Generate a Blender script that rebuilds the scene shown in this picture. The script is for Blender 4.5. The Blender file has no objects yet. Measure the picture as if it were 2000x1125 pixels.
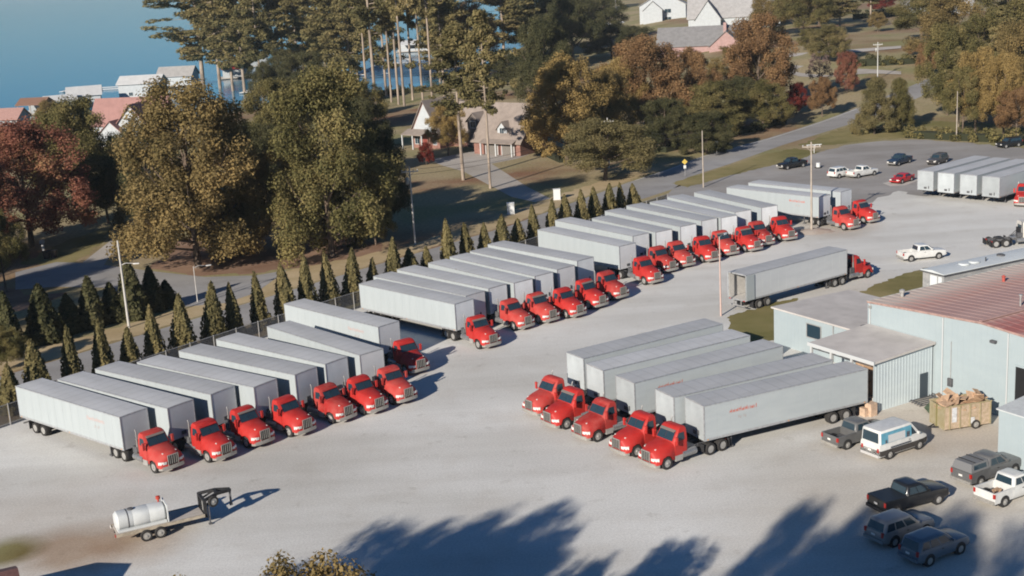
import bpy, math, random
import numpy as np
from mathutils import Vector, Matrix
R = math.radians
scene = bpy.context.scene
COL = scene.collection

# ---------------------------------------------------------------- camera
cam_d = bpy.data.cameras.new('camera'); cam = bpy.data.objects.new('camera', cam_d); COL.objects.link(cam)
cam_d.sensor_width = 36.0; cam_d.lens = 36.0 * 2577.2 / 2000.0
cam_d.clip_start = 0.5; cam_d.clip_end = 40000
pitch, roll, cam_h = 0.2447989, -0.0597128, 38.321
fw = Vector((0, math.cos(pitch), -math.sin(pitch))); rt = Vector((1, 0, 0)); up = rt.cross(fw)
r2 = rt * math.cos(roll) + up * math.sin(roll); u2 = -rt * math.sin(roll) + up * math.cos(roll)
m = Matrix((r2, u2, -fw)).transposed().to_4x4(); m.translation = (0, 0, cam_h)
cam.matrix_world = m
scene.camera = cam

# ---------------------------------------------------------------- sky and sun
SUN_EL, SHADOW_AZ = R(22.0), R(57.0)          # shadows fall towards this azimuth (from +x, counter-clockwise)
world = bpy.data.worlds.new('World'); scene.world = world; world.use_nodes = True
wn = world.node_tree.nodes; wl = world.node_tree.links
sky = wn.new('ShaderNodeTexSky'); sky.sky_type = 'NISHITA'; sky.sun_disc = False
sky.sun_elevation = SUN_EL; sky.sun_rotation = R(90) - (SHADOW_AZ + math.pi)
sky.air_density = 1.0; sky.dust_density = 0.1; sky.ozone_density = 6.0; sky.altitude = 200
tint = wn.new('ShaderNodeVectorMath'); tint.operation = 'MULTIPLY'; tint.inputs[1].default_value = (0.72, 0.98, 1.12)
wl.new(sky.outputs[0], tint.inputs[0]); wl.new(tint.outputs[0], wn['Background'].inputs[0]); wn['Background'].inputs[1].default_value = 0.05
sun_d = bpy.data.lights.new('sun', 'SUN'); sun_d.energy = 5.0; sun_d.angle = R(0.55); sun_d.color = (1.0, 0.92, 0.81)
sun = bpy.data.objects.new('sun', sun_d); COL.objects.link(sun)
sdir = Vector((math.cos(SHADOW_AZ) * math.cos(SUN_EL), math.sin(SHADOW_AZ) * math.cos(SUN_EL), -math.sin(SUN_EL)))
sun.rotation_euler = sdir.to_track_quat('-Z', 'Y').to_euler(); sun.location = (-60, -60, 90)
vs = scene.view_settings; vs.view_transform = 'Standard'; vs.look = 'None'; vs.gamma = 1.0; vs.use_curve_mapping = False
vs.exposure = 0.40
scene.cycles.max_bounces = 6; scene.cycles.diffuse_bounces = 2; scene.cycles.glossy_bounces = 3
scene.cycles.transparent_max_bounces = 8; scene.cycles.use_denoising = True
scene.cycles.filter_width = 1.9
scene.cycles.caustics_reflective = False; scene.cycles.caustics_refractive = False

# ---------------------------------------------------------------- materials
MATS = {}
def mat(name, rgb, rough=0.6, metal=0.0, var=0.0, scale=3.0, rgb2=None, stretch=(1, 1, 1), rnd=0.0, bump=0.0, spec=0.4, world_space=False, detail=4, coat=0.0):
    if name in MATS: return MATS[name]
    m = bpy.data.materials.new(name); m.use_nodes = True; n = m.node_tree.nodes; l = m.node_tree.links
    b = n['Principled BSDF']; b.inputs['Roughness'].default_value = rough; b.inputs['Metallic'].default_value = metal
    b.inputs['Specular IOR Level'].default_value = spec
    if coat: b.inputs['Coat Weight'].default_value = coat; b.inputs['Coat Roughness'].default_value = 0.12
    c1 = (*rgb, 1); c2 = (*(rgb2 or tuple(min(1, c * (1 + var)) for c in rgb)), 1)
    if rgb2 is None: c1 = (*[c * (1 - var) for c in rgb], 1)
    b.inputs['Base Color'].default_value = (*rgb, 1)
    if var or rgb2 or rnd:
        if world_space: tc = n.new('ShaderNodeNewGeometry').outputs['Position']
        else: tc = n.new('ShaderNodeTexCoord').outputs['Object']
        mp = n.new('ShaderNodeMapping'); mp.inputs['Scale'].default_value = stretch; l.new(tc, mp.inputs['Vector'])
        no = n.new('ShaderNodeTexNoise'); no.inputs['Scale'].default_value = scale; no.inputs['Detail'].default_value = detail
        no.inputs['Roughness'].default_value = 0.62
        l.new(mp.outputs[0], no.inputs['Vector'])
        cr = n.new('ShaderNodeValToRGB'); cr.color_ramp.elements[0].position = 0.36; cr.color_ramp.elements[1].position = 0.64
        cr.color_ramp.elements[0].color = c1; cr.color_ramp.elements[1].color = c2
        l.new(no.outputs['Fac'], cr.inputs['Fac']); out = cr.outputs['Color']
        if rnd:
            oi = n.new('ShaderNodeObjectInfo'); mr = n.new('ShaderNodeMapRange')
            mr.inputs['To Min'].default_value = 1 - rnd; mr.inputs['To Max'].default_value = 1 + rnd * 0.5
            l.new(oi.outputs['Random'], mr.inputs['Value'])
            mx = n.new('ShaderNodeVectorMath'); mx.operation = 'SCALE'
            l.new(out, mx.inputs[0]); l.new(mr.outputs[0], mx.inputs['Scale']); out = mx.outputs[0]
        l.new(out, b.inputs['Base Color'])
        if bump:
            bp = n.new('ShaderNodeBump'); bp.inputs['Strength'].default_value = bump; bp.inputs['Distance'].default_value = 0.05
            l.new(no.outputs['Fac'], bp.inputs['Height']); l.new(bp.outputs[0], b.inputs['Normal'])
    MATS[name] = m
    return m

def leaf_mat(name, cols, trans=0.32):
    """Foliage: the colour varies leaf by leaf and in soft patches through the crown."""
    if name in MATS: return MATS[name]
    m = bpy.data.materials.new(name); m.use_nodes = True; n = m.node_tree.nodes; l = m.node_tree.links
    n.remove(n['Principled BSDF']); out = n['Material Output']
    g = n.new('ShaderNodeNewGeometry'); tc = n.new('ShaderNodeTexCoord'); oi = n.new('ShaderNodeObjectInfo')
    no = n.new('ShaderNodeTexNoise'); no.inputs['Scale'].default_value = 0.32; no.inputs['Detail'].default_value = 2
    ad = n.new('ShaderNodeVectorMath'); ad.operation = 'ADD'; l.new(tc.outputs['Object'], ad.inputs[0]); l.new(oi.outputs['Location'], ad.inputs[1])
    l.new(ad.outputs[0], no.inputs['Vector'])
    ma = n.new('ShaderNodeMath'); ma.operation = 'MULTIPLY_ADD'; ma.inputs[1].default_value = 0.45
    l.new(g.outputs['Random Per Island'], ma.inputs[0])
    m2 = n.new('ShaderNodeMath'); m2.operation = 'MULTIPLY_ADD'; m2.inputs[1].default_value = 1.5; m2.inputs[2].default_value = -0.5
    l.new(no.outputs['Fac'], m2.inputs[0]); l.new(m2.outputs[0], ma.inputs[2])
    cr = n.new('ShaderNodeValToRGB'); e = cr.color_ramp.elements
    e[0].position = 0.12; e[0].color = (*cols[0], 1); e[1].position = 0.95; e[1].color = (*cols[-1], 1)
    for i, c in enumerate(cols[1:-1]):
        k = e.new(0.12 + 0.83 * (i + 1) / (len(cols) - 1)); k.color = (*c, 1)
    l.new(ma.outputs[0], cr.inputs['Fac'])
    d = n.new('ShaderNodeBsdfDiffuse'); t = n.new('ShaderNodeBsdfTranslucent'); mx = n.new('ShaderNodeMixShader'); mx.inputs[0].default_value = trans
    l.new(cr.outputs[0], d.inputs[0]); l.new(cr.outputs[0], t.inputs[0]); l.new(d.outputs[0], mx.inputs[1]); l.new(t.outputs[0], mx.inputs[2])
    l.new(mx.outputs[0], out.inputs[0])
    MATS[name] = m
    return m

M = mat
RED = M('truck_red', (0.40, 0.022, 0.018), 0.48, rgb2=(0.44, 0.036, 0.030), scale=1.1, spec=0.3)
REDF = M('truck_red_faded', (0.41, 0.040, 0.034), 0.6, rgb2=(0.44, 0.070, 0.058), scale=1.3, spec=0.22)
REDD = M('truck_red_dusty', (0.33, 0.020, 0.018), 0.62, rgb2=(0.38, 0.060, 0.050), scale=1.6, spec=0.22)
CHROME = M('chrome', (0.42, 0.40, 0.365), 0.35, 0.45, var=0.12, scale=6)
ALU = M('aluminium', (0.40, 0.39, 0.37), 0.45, 0.35, var=0.12, scale=5)
TYRE = M('tyre_rubber', (0.030, 0.028, 0.027), 0.9, var=0.25, scale=9)
BLACK = M('black_steel', (0.022, 0.022, 0.024), 0.7, var=0.3, scale=5)
DGREY = M('dark_grey_steel', (0.09, 0.09, 0.095), 0.7, var=0.25, scale=5)
GLASS = M('window_glass', (0.022, 0.042, 0.058), 0.08, spec=0.55)
LAMP = M('lamp_glass', (0.72, 0.70, 0.66), 0.2, spec=0.7)
TAIL = M('tail_lamp_red', (0.35, 0.02, 0.015), 0.3)
AMBER = M('marker_amber', (0.6, 0.25, 0.03), 0.3)
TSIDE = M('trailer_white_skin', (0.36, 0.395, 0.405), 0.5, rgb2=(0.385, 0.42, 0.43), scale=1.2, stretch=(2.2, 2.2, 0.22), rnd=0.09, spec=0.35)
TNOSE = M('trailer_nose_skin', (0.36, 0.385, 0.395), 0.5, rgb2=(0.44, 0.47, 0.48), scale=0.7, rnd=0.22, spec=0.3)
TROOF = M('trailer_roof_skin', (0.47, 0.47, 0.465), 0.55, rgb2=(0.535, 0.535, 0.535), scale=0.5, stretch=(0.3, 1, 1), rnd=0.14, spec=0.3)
def roof_seams(m):
    """Sealant lines over the roof bows, darker than the sheet."""
    n = m.node_tree.nodes; l = m.node_tree.links; b = n['Principled BSDF']; src = b.inputs['Base Color'].links[0].from_socket
    tc = n.new('ShaderNodeTexCoord'); wv = n.new('ShaderNodeTexWave'); wv.bands_direction = 'X'; wv.inputs['Scale'].default_value = 0.262; wv.inputs['Distortion'].default_value = 0.15; l.new(tc.outputs['Object'], wv.inputs['Vector'])
    cr = n.new('ShaderNodeValToRGB'); cr.color_ramp.elements[0].position = 0.0; cr.color_ramp.elements[1].position = 0.05; cr.color_ramp.elements[0].color = (.86, .86, .86, 1); cr.color_ramp.elements[1].color = (1, 1, 1, 1); l.new(wv.outputs['Fac'], cr.inputs[0])
    k = n.new('ShaderNodeMix'); k.data_type = 'RGBA'; k.blend_type = 'MULTIPLY'; k.inputs[0].default_value = 1; l.new(src, k.inputs[6]); l.new(cr.outputs[0], k.inputs[7]); l.new(k.outputs[2], b.inputs['Base Color'])
roof_seams(TROOF)
RAIL = M('trailer_rail', (0.42, 0.43, 0.44), 0.45, 0.4, var=0.15)
WOOD = M('pole_wood', (0.36, 0.31, 0.26), 0.85, var=0.25, scale=2, stretch=(4, 4, 0.6))
GREYPOLE = M('pole_grey', (0.48, 0.46, 0.43), 0.7, var=0.15, scale=2, stretch=(4, 4, 0.6))
BARK = M('bark_brown', (0.13, 0.095, 0.07), 0.9, var=0.4, scale=2.5, stretch=(2, 2, 0.5), bump=0.3)
PINEBARK = M('pine_bark', (0.30, 0.24, 0.19), 0.9, var=0.35, scale=2.5, stretch=(2, 2, 0.5), bump=0.3)
CARD = M('cardboard', (0.50, 0.33, 0.21), 0.85, var=0.2, scale=2, rnd=0.2)
DOCKWALL = M('dock_siding_lifted', (0.50, 0.56, 0.58), 0.55, rgb2=(0.54, 0.60, 0.61), scale=0.6, stretch=(1, 1, 2.5), spec=0.3)  # warehouse white lightened to offset the weaker sun on the dock side wall
WHITEWALL = M('white_metal_siding', (0.335, 0.392, 0.412), 0.55, rgb2=(0.355, 0.412, 0.428), scale=0.45, stretch=(1, 1, 2.5), spec=0.3)
CONC = M('concrete', (0.48, 0.45, 0.41), 0.9, var=0.12, scale=1.2, world_space=True, detail=8)

# ---------------------------------------------------------------- mesh builder
class MB:
    def __init__(s): s.v = []; s.f = []; s.mi = []
    def add(s, verts, faces, mi=0):
        o = len(s.v); s.v += [tuple(p) for p in verts]
        for f in faces: s.f.append([i + o for i in f]); s.mi.append(mi)
        return s
    def box(s, x0, x1, y0, y1, z0, z1, mi=0):
        v = [(x0, y0, z0), (x1, y0, z0), (x1, y1, z0), (x0, y1, z0), (x0, y0, z1), (x1, y0, z1), (x1, y1, z1), (x0, y1, z1)]
        return s.add(v, [(0, 3, 2, 1), (4, 5, 6, 7), (0, 1, 5, 4), (1, 2, 6, 5), (2, 3, 7, 6), (3, 0, 4, 7)], mi)
    def bar(s, a, b, w, h=None, mi=0):
        """A straight square bar from a to b."""
        a = Vector(a); b = Vector(b); d = (b - a).normalized(); h = h or w
        n = d.cross(Vector((0, 0, 1)));
        if n.length < 1e-4: n = Vector((1, 0, 0))
        n.normalize(); k = d.cross(n).normalized(); v = []
        for p in (a, b):
            for i, j in ((-1, -1), (1, -1), (1, 1), (-1, 1)): v.append(p + n * (w / 2 * i) + k * (h / 2 * j))
        return s.add(v, [(3, 2, 1, 0), (4, 5, 6, 7), (0, 1, 5, 4), (1, 2, 6, 5), (2, 3, 7, 6), (3, 0, 4, 7)], mi)
    def tube(s, pts, rad, n=8, mi=0, cap=True):
        pts = [Vector(p) for p in pts]; rad = rad if hasattr(rad, '__len__') else [rad] * len(pts); rings = []
        for i, p in enumerate(pts):
            d = (pts[min(i + 1, len(pts) - 1)] - pts[max(i - 1, 0)]).normalized()
            a = d.cross(Vector((0, 0, 1)) if abs(d.z) < 0.9 else Vector((1, 0, 0))).normalized(); b = d.cross(a)
            rings.append([p + (a * math.cos(2 * math.pi * k / n) + b * math.sin(2 * math.pi * k / n)) * rad[i] for k in range(n)])
        return s.loft(rings, mi=mi, caps=cap)
    def loft(s, rings, mi=0, caps=True):
        n = len(rings[0]); v = [p for r in rings for p in r]; f = []
        for i in range(len(rings) - 1):
            for k in range(n): f.append((i * n + k, i * n + (k + 1) % n, (i + 1) * n + (k + 1) % n, (i + 1) * n + k))
        if caps: f.append(tuple(range(n - 1, -1, -1))); f.append(tuple((len(rings) - 1) * n + k for k in range(n)))
        return s.add(v, f, mi)
    def lathe_y(s, prof, c=(0, 0, 0), n=16, mi=0, caps=True):
        """Profile of (radius, y) turned about the y axis through c."""
        return s.loft([[(c[0] + r * math.cos(2 * math.pi * k / n), c[1] + y, c[2] + r * math.sin(2 * math.pi * k / n)) for k in range(n)] for r, y in prof], mi, caps)
    def lathe_z(s, prof, c=(0, 0, 0), n=12, mi=0):
        return s.loft([[(c[0] + r * math.cos(2 * math.pi * k / n), c[1] + r * math.sin(2 * math.pi * k / n), c[2] + z) for k in range(n)] for r, z in prof], mi)
    def prism(s, poly, z0, z1, mi=0):
        return s.loft([[(x, y, z0) for x, y in poly], [(x, y, z1) for x, y in poly]], mi)
    def quad(s, *p, mi=0): return s.add(p, [tuple(range(len(p)))], mi)
    def mesh(s, name, mats, smooth=False):
        me = bpy.data.meshes.new(name); me.from_pydata(s.v, [], s.f)
        for k in (mats if isinstance(mats, (list, tuple)) else [mats]): me.materials.append(k)
        if any(s.mi): me.polygons.foreach_set('material_index', s.mi)
        if smooth:
            me.polygons.foreach_set('use_smooth', [True] * len(s.f))
            me.set_sharp_from_angle(angle=R(smooth if smooth is not True else 40))
        me.update(); return me

def ob(name, me, parent=None, loc=None, rot=None, sc=None):
    o = bpy.data.objects.new(name, me); COL.objects.link(o)
    if parent is not None: o.parent = parent
    if loc is not None: o.location = loc
    if rot is not None: o.rotation_euler = rot
    if sc is not None: o.scale = sc
    return o
def tag(o, label, cat, group=None):
    o['label'] = label; o['category'] = cat
    if group: o['group'] = group
    return o
def thing(name, label, cat, loc=(0, 0, 0), rz=0.0, group=None, sc=None):
    return tag(ob(name, None, None, loc, (0, 0, rz), sc), label, cat, group)
def struct(name, me, loc=None):
    o = ob(name, me, None, loc); o['kind'] = 'structure'; return o
def place(proto, name, label, cat, loc, rz=0.0, group=None, sc=None):
    """Builds one thing from a list of (part name, mesh, index of parent part or None, location)."""
    t = thing(name, label, cat, loc, rz, group, sc); objs = []
    for nm, me, par, lc in proto:
        objs.append(ob(nm, me, t if par is None else objs[par], lc))
    return t
ORD = 'first second third fourth fifth sixth seventh eighth ninth tenth eleventh twelfth thirteenth fourteenth fifteenth sixteenth seventeenth eighteenth nineteenth twentieth twenty-first twenty-second twenty-third twenty-fourth twenty-fifth twenty-sixth twenty-seventh twenty-eighth twenty-ninth thirtieth thirty-first thirty-second thirty-third'.split()

# ---------------------------------------------------------------- terrain
SH = [(-9000, -1500), (-400, 330), (-170, 390), (-110, 420), (-60, 430), (-30, 450), (-10, 520), (20, 700), (60, 1200), (150, 3000), (400, 12000), (20000, 20000)]
def ss(t): t = min(1.0, max(0.0, t)); return t * t * (3 - 2 * t)
def shore_y(x):
    for (a, b), (c, d) in zip(SH, SH[1:]):
        if x <= c: return b + (d - b) * (x - a) / (c - a)
    return SH[-1][1]
def tz(x, y):
    """Height of the ground: level yard, a gentle fall to the lake, a rise under the houses up the road."""
    d = shore_y(x) - y
    z = -4 * ss((130 - d) / 130) if d > 0 else -4 - 1.5 * min(1, -d / 25)
    return z + 6 * ss((y - 270) / 150) * ss((x - 35) / 60)

def ground_mat():
    m = bpy.data.materials.new('dry_grass_ground'); m.use_nodes = True; n = m.node_tree.nodes; l = m.node_tree.links
    b = n['Principled BSDF']; b.inputs['Roughness'].default_value = 0.95; b.inputs['Specular IOR Level'].default_value = 0.1
    g = n.new('ShaderNodeNewGeometry')
    def noise(sc, det=5):
        k = n.new('ShaderNodeTexNoise'); k.inputs['Scale'].default_value = sc; k.inputs['Detail'].default_value = det; l.new(g.outputs['Position'], k.inputs['Vector']); return k.outputs['Fac']
    def ramp(f, a, b_, p0=0.4, p1=0.6):
        k = n.new('ShaderNodeValToRGB'); k.color_ramp.elements[0].position = p0; k.color_ramp.elements[1].position = p1
        k.color_ramp.elements[0].color = (*a, 1); k.color_ramp.elements[1].color = (*b_, 1); l.new(f, k.inputs[0]); return k.outputs[0]
    a = ramp(noise(0.045), (0.36, 0.29, 0.175), (0.26, 0.24, 0.115), 0.42, 0.62)
    c = ramp(noise(0.09, 3), (0.30, 0.21, 0.13), (0.24, 0.13, 0.08), 0.45, 0.6)
    f = ramp(noise(0.02, 4), (0, 0, 0), (1, 1, 1), 0.5, 0.6)
    mx = n.new('ShaderNodeMix'); mx.data_type = 'RGBA'; l.new(f, mx.inputs[0]); l.new(a, mx.inputs[6]); l.new(c, mx.inputs[7])
    fine = ramp(noise(2.2, 8), (0.72, 0.72, 0.72), (1.15, 1.15, 1.15), 0.3, 0.7)
    mu = n.new('ShaderNodeMix'); mu.data_type = 'RGBA'; mu.blend_type = 'MULTIPLY'; mu.inputs[0].default_value = 1
    l.new(mx.outputs[2], mu.inputs[6]); l.new(fine, mu.inputs[7]); l.new(mu.outputs[2], b.inputs['Base Color'])
    bp = n.new('ShaderNodeBump'); bp.inputs['Strength'].default_value = 0.5; bp.inputs['Distance'].default_value = 0.12; l.new(noise(3.0, 6), bp.inputs['Height']); l.new(bp.outputs[0], b.inputs['Normal'])
    return m
def gravel_mat(name, lo, hi, tint, big=0.035, zones=()):
    m = bpy.data.materials.new(name); m.use_nodes = True; n = m.node_tree.nodes; l = m.node_tree.links
    b = n['Principled BSDF']; b.inputs['Roughness'].default_value = 0.95; b.inputs['Specular IOR Level'].default_value = 0.12
    g = n.new('ShaderNodeNewGeometry')
    def noise(sc, det, stretch=None, rz=0):
        v = g.outputs['Position']
        if stretch:
            mp = n.new('ShaderNodeMapping'); mp.inputs['Scale'].default_value = stretch; mp.inputs['Rotation'].default_value = (0, 0, rz); l.new(v, mp.inputs['Vector']); v = mp.outputs[0]
        k = n.new('ShaderNodeTexNoise'); k.inputs['Scale'].default_value = sc; k.inputs['Detail'].default_value = det; k.inputs['Roughness'].default_value = 0.6; l.new(v, k.inputs['Vector']); return k.outputs['Fac']
    def ramp(f, a, b_, p0, p1):
        k = n.new('ShaderNodeValToRGB'); k.color_ramp.elements[0].position = p0; k.color_ramp.elements[1].position = p1
        k.color_ramp.elements[0].color = (*a, 1); k.color_ramp.elements[1].color = (*b_, 1); l.new(f, k.inputs[0]); return k.outputs[0]
    def mul(a, c):
        k = n.new('ShaderNodeMix'); k.data_type = 'RGBA'; k.blend_type = 'MULTIPLY'; k.inputs[0].default_value = 1; l.new(a, k.inputs[6]); l.new(c, k.inputs[7]); return k.outputs[2]
    base = ramp(noise(big, 5), lo, hi, 0.35, 0.68)
    arcs = ramp(noise(0.05, 3, (0.35, 2.6, 1), R(52)), (0.93, 0.925, 0.915), (1.0, 1.0, 1.0), 0.40, 0.52)
    base = mul(base, arcs)
    tracks = ramp(noise(0.11, 4, (0.12, 1.6, 1), R(-38)), (0.93, 0.925, 0.92), (1.02, 1.02, 1.02), 0.36, 0.6)
    dirt = ramp(noise(0.22, 6), tint, (1, 1, 1), 0.3, 0.5)
    fine = ramp(noise(6.0, 6), (0.84, 0.84, 0.84), (1.1, 1.1, 1.1), 0.3, 0.7)
    if zones:
        base = mul(base, ramp(noise(0.5, 3), (1, 1, 1), (0.87, 0.862, 0.85), 0.62, 0.72))          # drips and stains
    for (zx, zy, zr, col) in zones:                       # trodden, dirtier patches of the surface
        d = n.new('ShaderNodeVectorMath'); d.operation = 'DISTANCE'; l.new(g.outputs['Position'], d.inputs[0]); d.inputs[1].default_value = (zx, zy, 0)
        w = n.new('ShaderNodeMath'); w.operation = 'MULTIPLY_ADD'; l.new(noise(0.16, 5), w.inputs[0]); w.inputs[1].default_value = zr * 0.9; l.new(d.outputs['Value'], w.inputs[2])
        k = n.new('ShaderNodeMapRange'); k.inputs['From Min'].default_value = zr * 0.9; k.inputs['From Max'].default_value = zr * 1.75; l.new(w.outputs[0], k.inputs['Value'])
        base = mul(base, ramp(k.outputs[0], col, (1, 1, 1), 0.0, 1.0))
    l.new(mul(mul(mul(base, tracks), dirt), fine), b.inputs['Base Color'])
    bp = n.new('ShaderNodeBump'); bp.inputs['Strength'].default_value = 0.35; bp.inputs['Distance'].default_value = 0.04; l.new(noise(9.0, 5), bp.inputs['Height']); l.new(bp.outputs[0], b.inputs['Normal'])
    return m
GROUND = ground_mat()
GRAVEL = gravel_mat('pale_gravel', (0.61, 0.598, 0.563), (0.735, 0.725, 0.69), (0.93, 0.915, 0.90), zones=[(-36.4, 85.8, 2.4, (0.42, 0.40, 0.20)), (34, 99, 9, (0.84, 0.77, 0.70)), (26, 84, 12, (0.90, 0.86, 0.81)), (-32, 85.5, 4.2, (0.66, 0.53, 0.43)), (-27, 86, 3.5, (0.80, 0.70, 0.62)), (-36, 90, 8, (0.88, 0.84, 0.80)), (-6, 75, 14, (0.88, 0.875, 0.87)), (-20, 99, 10, (0.90, 0.89, 0.875)), (44, 176, 6, (0.82, 0.76, 0.70)), (40, 137, 8, (0.90, 0.84, 0.79))])
ASPH = gravel_mat('worn_asphalt', (0.29, 0.28, 0.275), (0.37, 0.36, 0.355), (0.88, 0.87, 0.86), 0.06)
LOT = gravel_mat('parking_lot_asphalt', (0.30, 0.285, 0.27), (0.39, 0.37, 0.355), (0.9, 0.88, 0.86), 0.05)
DRIVE = gravel_mat('driveway_concrete', (0.40, 0.365, 0.325), (0.50, 0.46, 0.42), (0.88, 0.86, 0.84), 0.08)
DIRT = gravel_mat('bare_dirt', (0.38, 0.30, 0.245), (0.50, 0.44, 0.385), (0.85, 0.79, 0.74), 0.12)
LITTER = gravel_mat('leaf_litter', (0.24, 0.145, 0.10), (0.35, 0.23, 0.16), (0.7, 0.66, 0.6), 0.1)
LAWN = gravel_mat('autumn_lawn', (0.19, 0.17, 0.065), (0.33, 0.27, 0.135), (0.75, 0.8, 0.7), 0.06)
PAINT = M('road_paint', (0.62, 0.61, 0.57), 0.8, var=0.12, scale=2)

def axis(lo, hi, dense_lo, dense_hi, step, growth=1.35):
    c = list(np.arange(dense_lo, dense_hi + 0.1, step)); s = step
    while c[-1] < hi: s *= growth; c.append(c[-1] + s)
    s = step
    while c[0] > lo: s *= growth; c.insert(0, c[0] - s)
    return c
def build_ground():
    X = axis(-12000, 14000, -260, 320, 6); Y = axis(-400, 15000, -60, 560, 6); mb = MB()
    mb.v = [(x, y, tz(x, y)) for y in Y for x in X]; w = len(X)
    mb.f = [(j * w + i, j * w + i + 1, (j + 1) * w + i + 1, (j + 1) * w + i) for j in range(len(Y) - 1) for i in range(w - 1)]; mb.mi = [0] * len(mb.f)
    return struct('ground', mb.mesh('ground', GROUND, smooth=60))
build_ground()
def water_mat():
    m = bpy.data.materials.new('lake_water'); m.use_nodes = True; n = m.node_tree.nodes; l = m.node_tree.links
    b = n['Principled BSDF']; b.inputs['Base Color'].default_value = (0.02, 0.19, 0.30, 1); b.inputs['Roughness'].default_value = 0.10; b.inputs['IOR'].default_value = 1.33
    g = n.new('ShaderNodeNewGeometry'); mp = n.new('ShaderNodeMapping'); mp.inputs['Scale'].default_value = (0.5, 0.5, 0.5); l.new(g.outputs['Position'], mp.inputs['Vector'])
    no = n.new('ShaderNodeTexNoise'); no.inputs['Scale'].default_value = 1.1; no.inputs['Detail'].default_value = 5; l.new(mp.outputs[0], no.inputs['Vector'])
    bp = n.new('ShaderNodeBump'); bp.inputs['Strength'].default_value = 0.25; bp.inputs['Distance'].default_value = 0.2; l.new(no.outputs['Fac'], bp.inputs['Height']); l.new(bp.outputs[0], b.inputs['Normal'])
    return m
struct('lake', MB().quad((-11900, -350, -4), (13900, -350, -4), (13900, 15000, -4), (-11900, 15000, -4)).mesh('lake', water_mat()))

def rough_edge(poly, amp=0.6, step=1.6, seed=1):
    rg = random.Random(seed); out = []
    for a, b in zip(poly, poly[1:] + poly[:1]):
        n = max(1, int(math.hypot(b[0] - a[0], b[1] - a[1]) / step))
        for k in range(n): out.append((a[0] + (b[0] - a[0]) * k / n + rg.uniform(-amp, amp), a[1] + (b[1] - a[1]) * k / n + rg.uniform(-amp, amp)))
    return out
def sheet(name, poly, z, material, rough=0):
    if rough: poly = rough_edge(poly, rough, rough * 2.2, len(name))
    """A flat paved or bare patch laid over the ground; follows the terrain."""
    mb = MB(); mb.add([(x, y, tz(x, y) + z) for x, y in poly], [tuple(range(len(poly)))])
    me = mb.mesh(name, material)
    if me.polygons[0].normal.z < 0: me.flip_normals()
    return struct(name, me)
def ribbon(name, left, right, z, material, sub=6):
    """A road between two edge lines, following the terrain."""
    def dens(p): return [((1 - k / sub) * a[0] + k / sub * b[0], (1 - k / sub) * a[1] + k / sub * b[1]) for a, b in zip(p, p[1:]) for k in range(sub)] + [p[-1]]
    L, Rr = dens(left), dens(right); mb = MB()
    for a, b in zip(L, Rr):
        for t in (0, 0.5, 1): x, y = a[0] + (b[0] - a[0]) * t, a[1] + (b[1] - a[1]) * t; mb.v.append((x, y, tz(x, y) + z))
    for i in range(len(L) - 1):
        for k in (0, 1): mb.f.append((i * 3 + k, i * 3 + k + 1, i * 3 + k + 4, i * 3 + k + 3)); mb.mi.append(0)
    me = mb.mesh(name, material)
    if me.polygons[0].normal.z < 0: me.flip_normals()
    return struct(name, me)

# ================================================================ paved and bare ground
sheet('gravel_yard', [(-130, 15), (-95, 50), (-62.6, 93.5), (-46.6, 114), (-37.7, 126), (-28, 137.7), (-18.9, 148.1), (-0.3, 169.2), (23.8, 198.9), (30, 206), (52, 214), (75, 228), (140, 232), (160, 180), (160, 15)], 0.004, GRAVEL)
ribbon('road', [(-120, 52), (-68, 112), (-49.5, 132.5), (-41.6, 142), (-24, 163), (0, 191), (20.69, 222.51), (28.66, 233.52), (37.72, 247.50), (53.46, 265.34), (68.49, 284.70), (84.06, 305.03), (99.41, 324.32), (109.30, 337.52), (170, 400), (240, 470)],
       [(-112, 46), (-61, 105), (-44.5, 126.5), (-36.5, 136), (-19, 157), (6, 187), (27.5, 214), (31.16, 224.06), (39.94, 235.12), (54.37, 255.10), (70.36, 274.65), (83.53, 290.74), (99.08, 311.33), (110.88, 331.63), (182, 396), (250, 462)], 0.012, ASPH)
sheet('side_street', [(-68.72, 179.32), (-64.73, 184.63), (-59.35, 182.54), (-49.15, 175.15), (-40.25, 169.31), (-33.34, 168.41), (-29.61, 170.37), (-31.66, 158.72), (-34.62, 154.41), (-41.21, 153.54), (-52.96, 166.60), (-59.65, 168.81), (-64.90, 168.44)], 0.018, ASPH)
sheet('street_driveway', [(-60.47, 180.28), (-60.93, 204.19), (-63.44, 224.62), (-61.88, 228.99), (-57.69, 207.28), (-57.62, 186.70), (-56.60, 179.26)], 0.022, DRIVE)
sheet('parking_lot', [(27, 206), (33, 219), (39.90, 224.65), (46.78, 232.42), (57.27, 242.05), (63.76, 248.86), (70.58, 252.35), (80.25, 251.71), (87.00, 242.94), (92.87, 233.60), (150, 225), (150, 196), (61.57, 195.05), (60.38, 200.90), (52.98, 191.90), (45.54, 189.38), (35.06, 197.85)], 0.010, LOT, 0.7)
sheet('road_apron', [(24, 203), (27.5, 214.5), (34, 222.5), (31.48, 224.49), (29.24, 217.85), (36, 215), (31, 205)], 0.014, LOT)
sheet('grass_island', [(27.89, 219.37), (39.65, 233.42), (49.40, 245.34), (55.36, 249.67), (58.57, 243.51), (53.07, 236.05), (43.18, 227.94), (35.72, 220.75), (29.64, 214.65)], 0.024, LAWN, 0.35)
sheet('lot_verge', [(56.95, 253.25), (69.78, 272.42), (77.73, 282.00), (85.36, 281.77), (104.79, 261.44), (95.00, 236.68), (87.87, 245.39), (81.08, 254.34), (71.31, 254.99), (63.37, 251.17)], 0.020, LAWN, 0.5)
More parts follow.
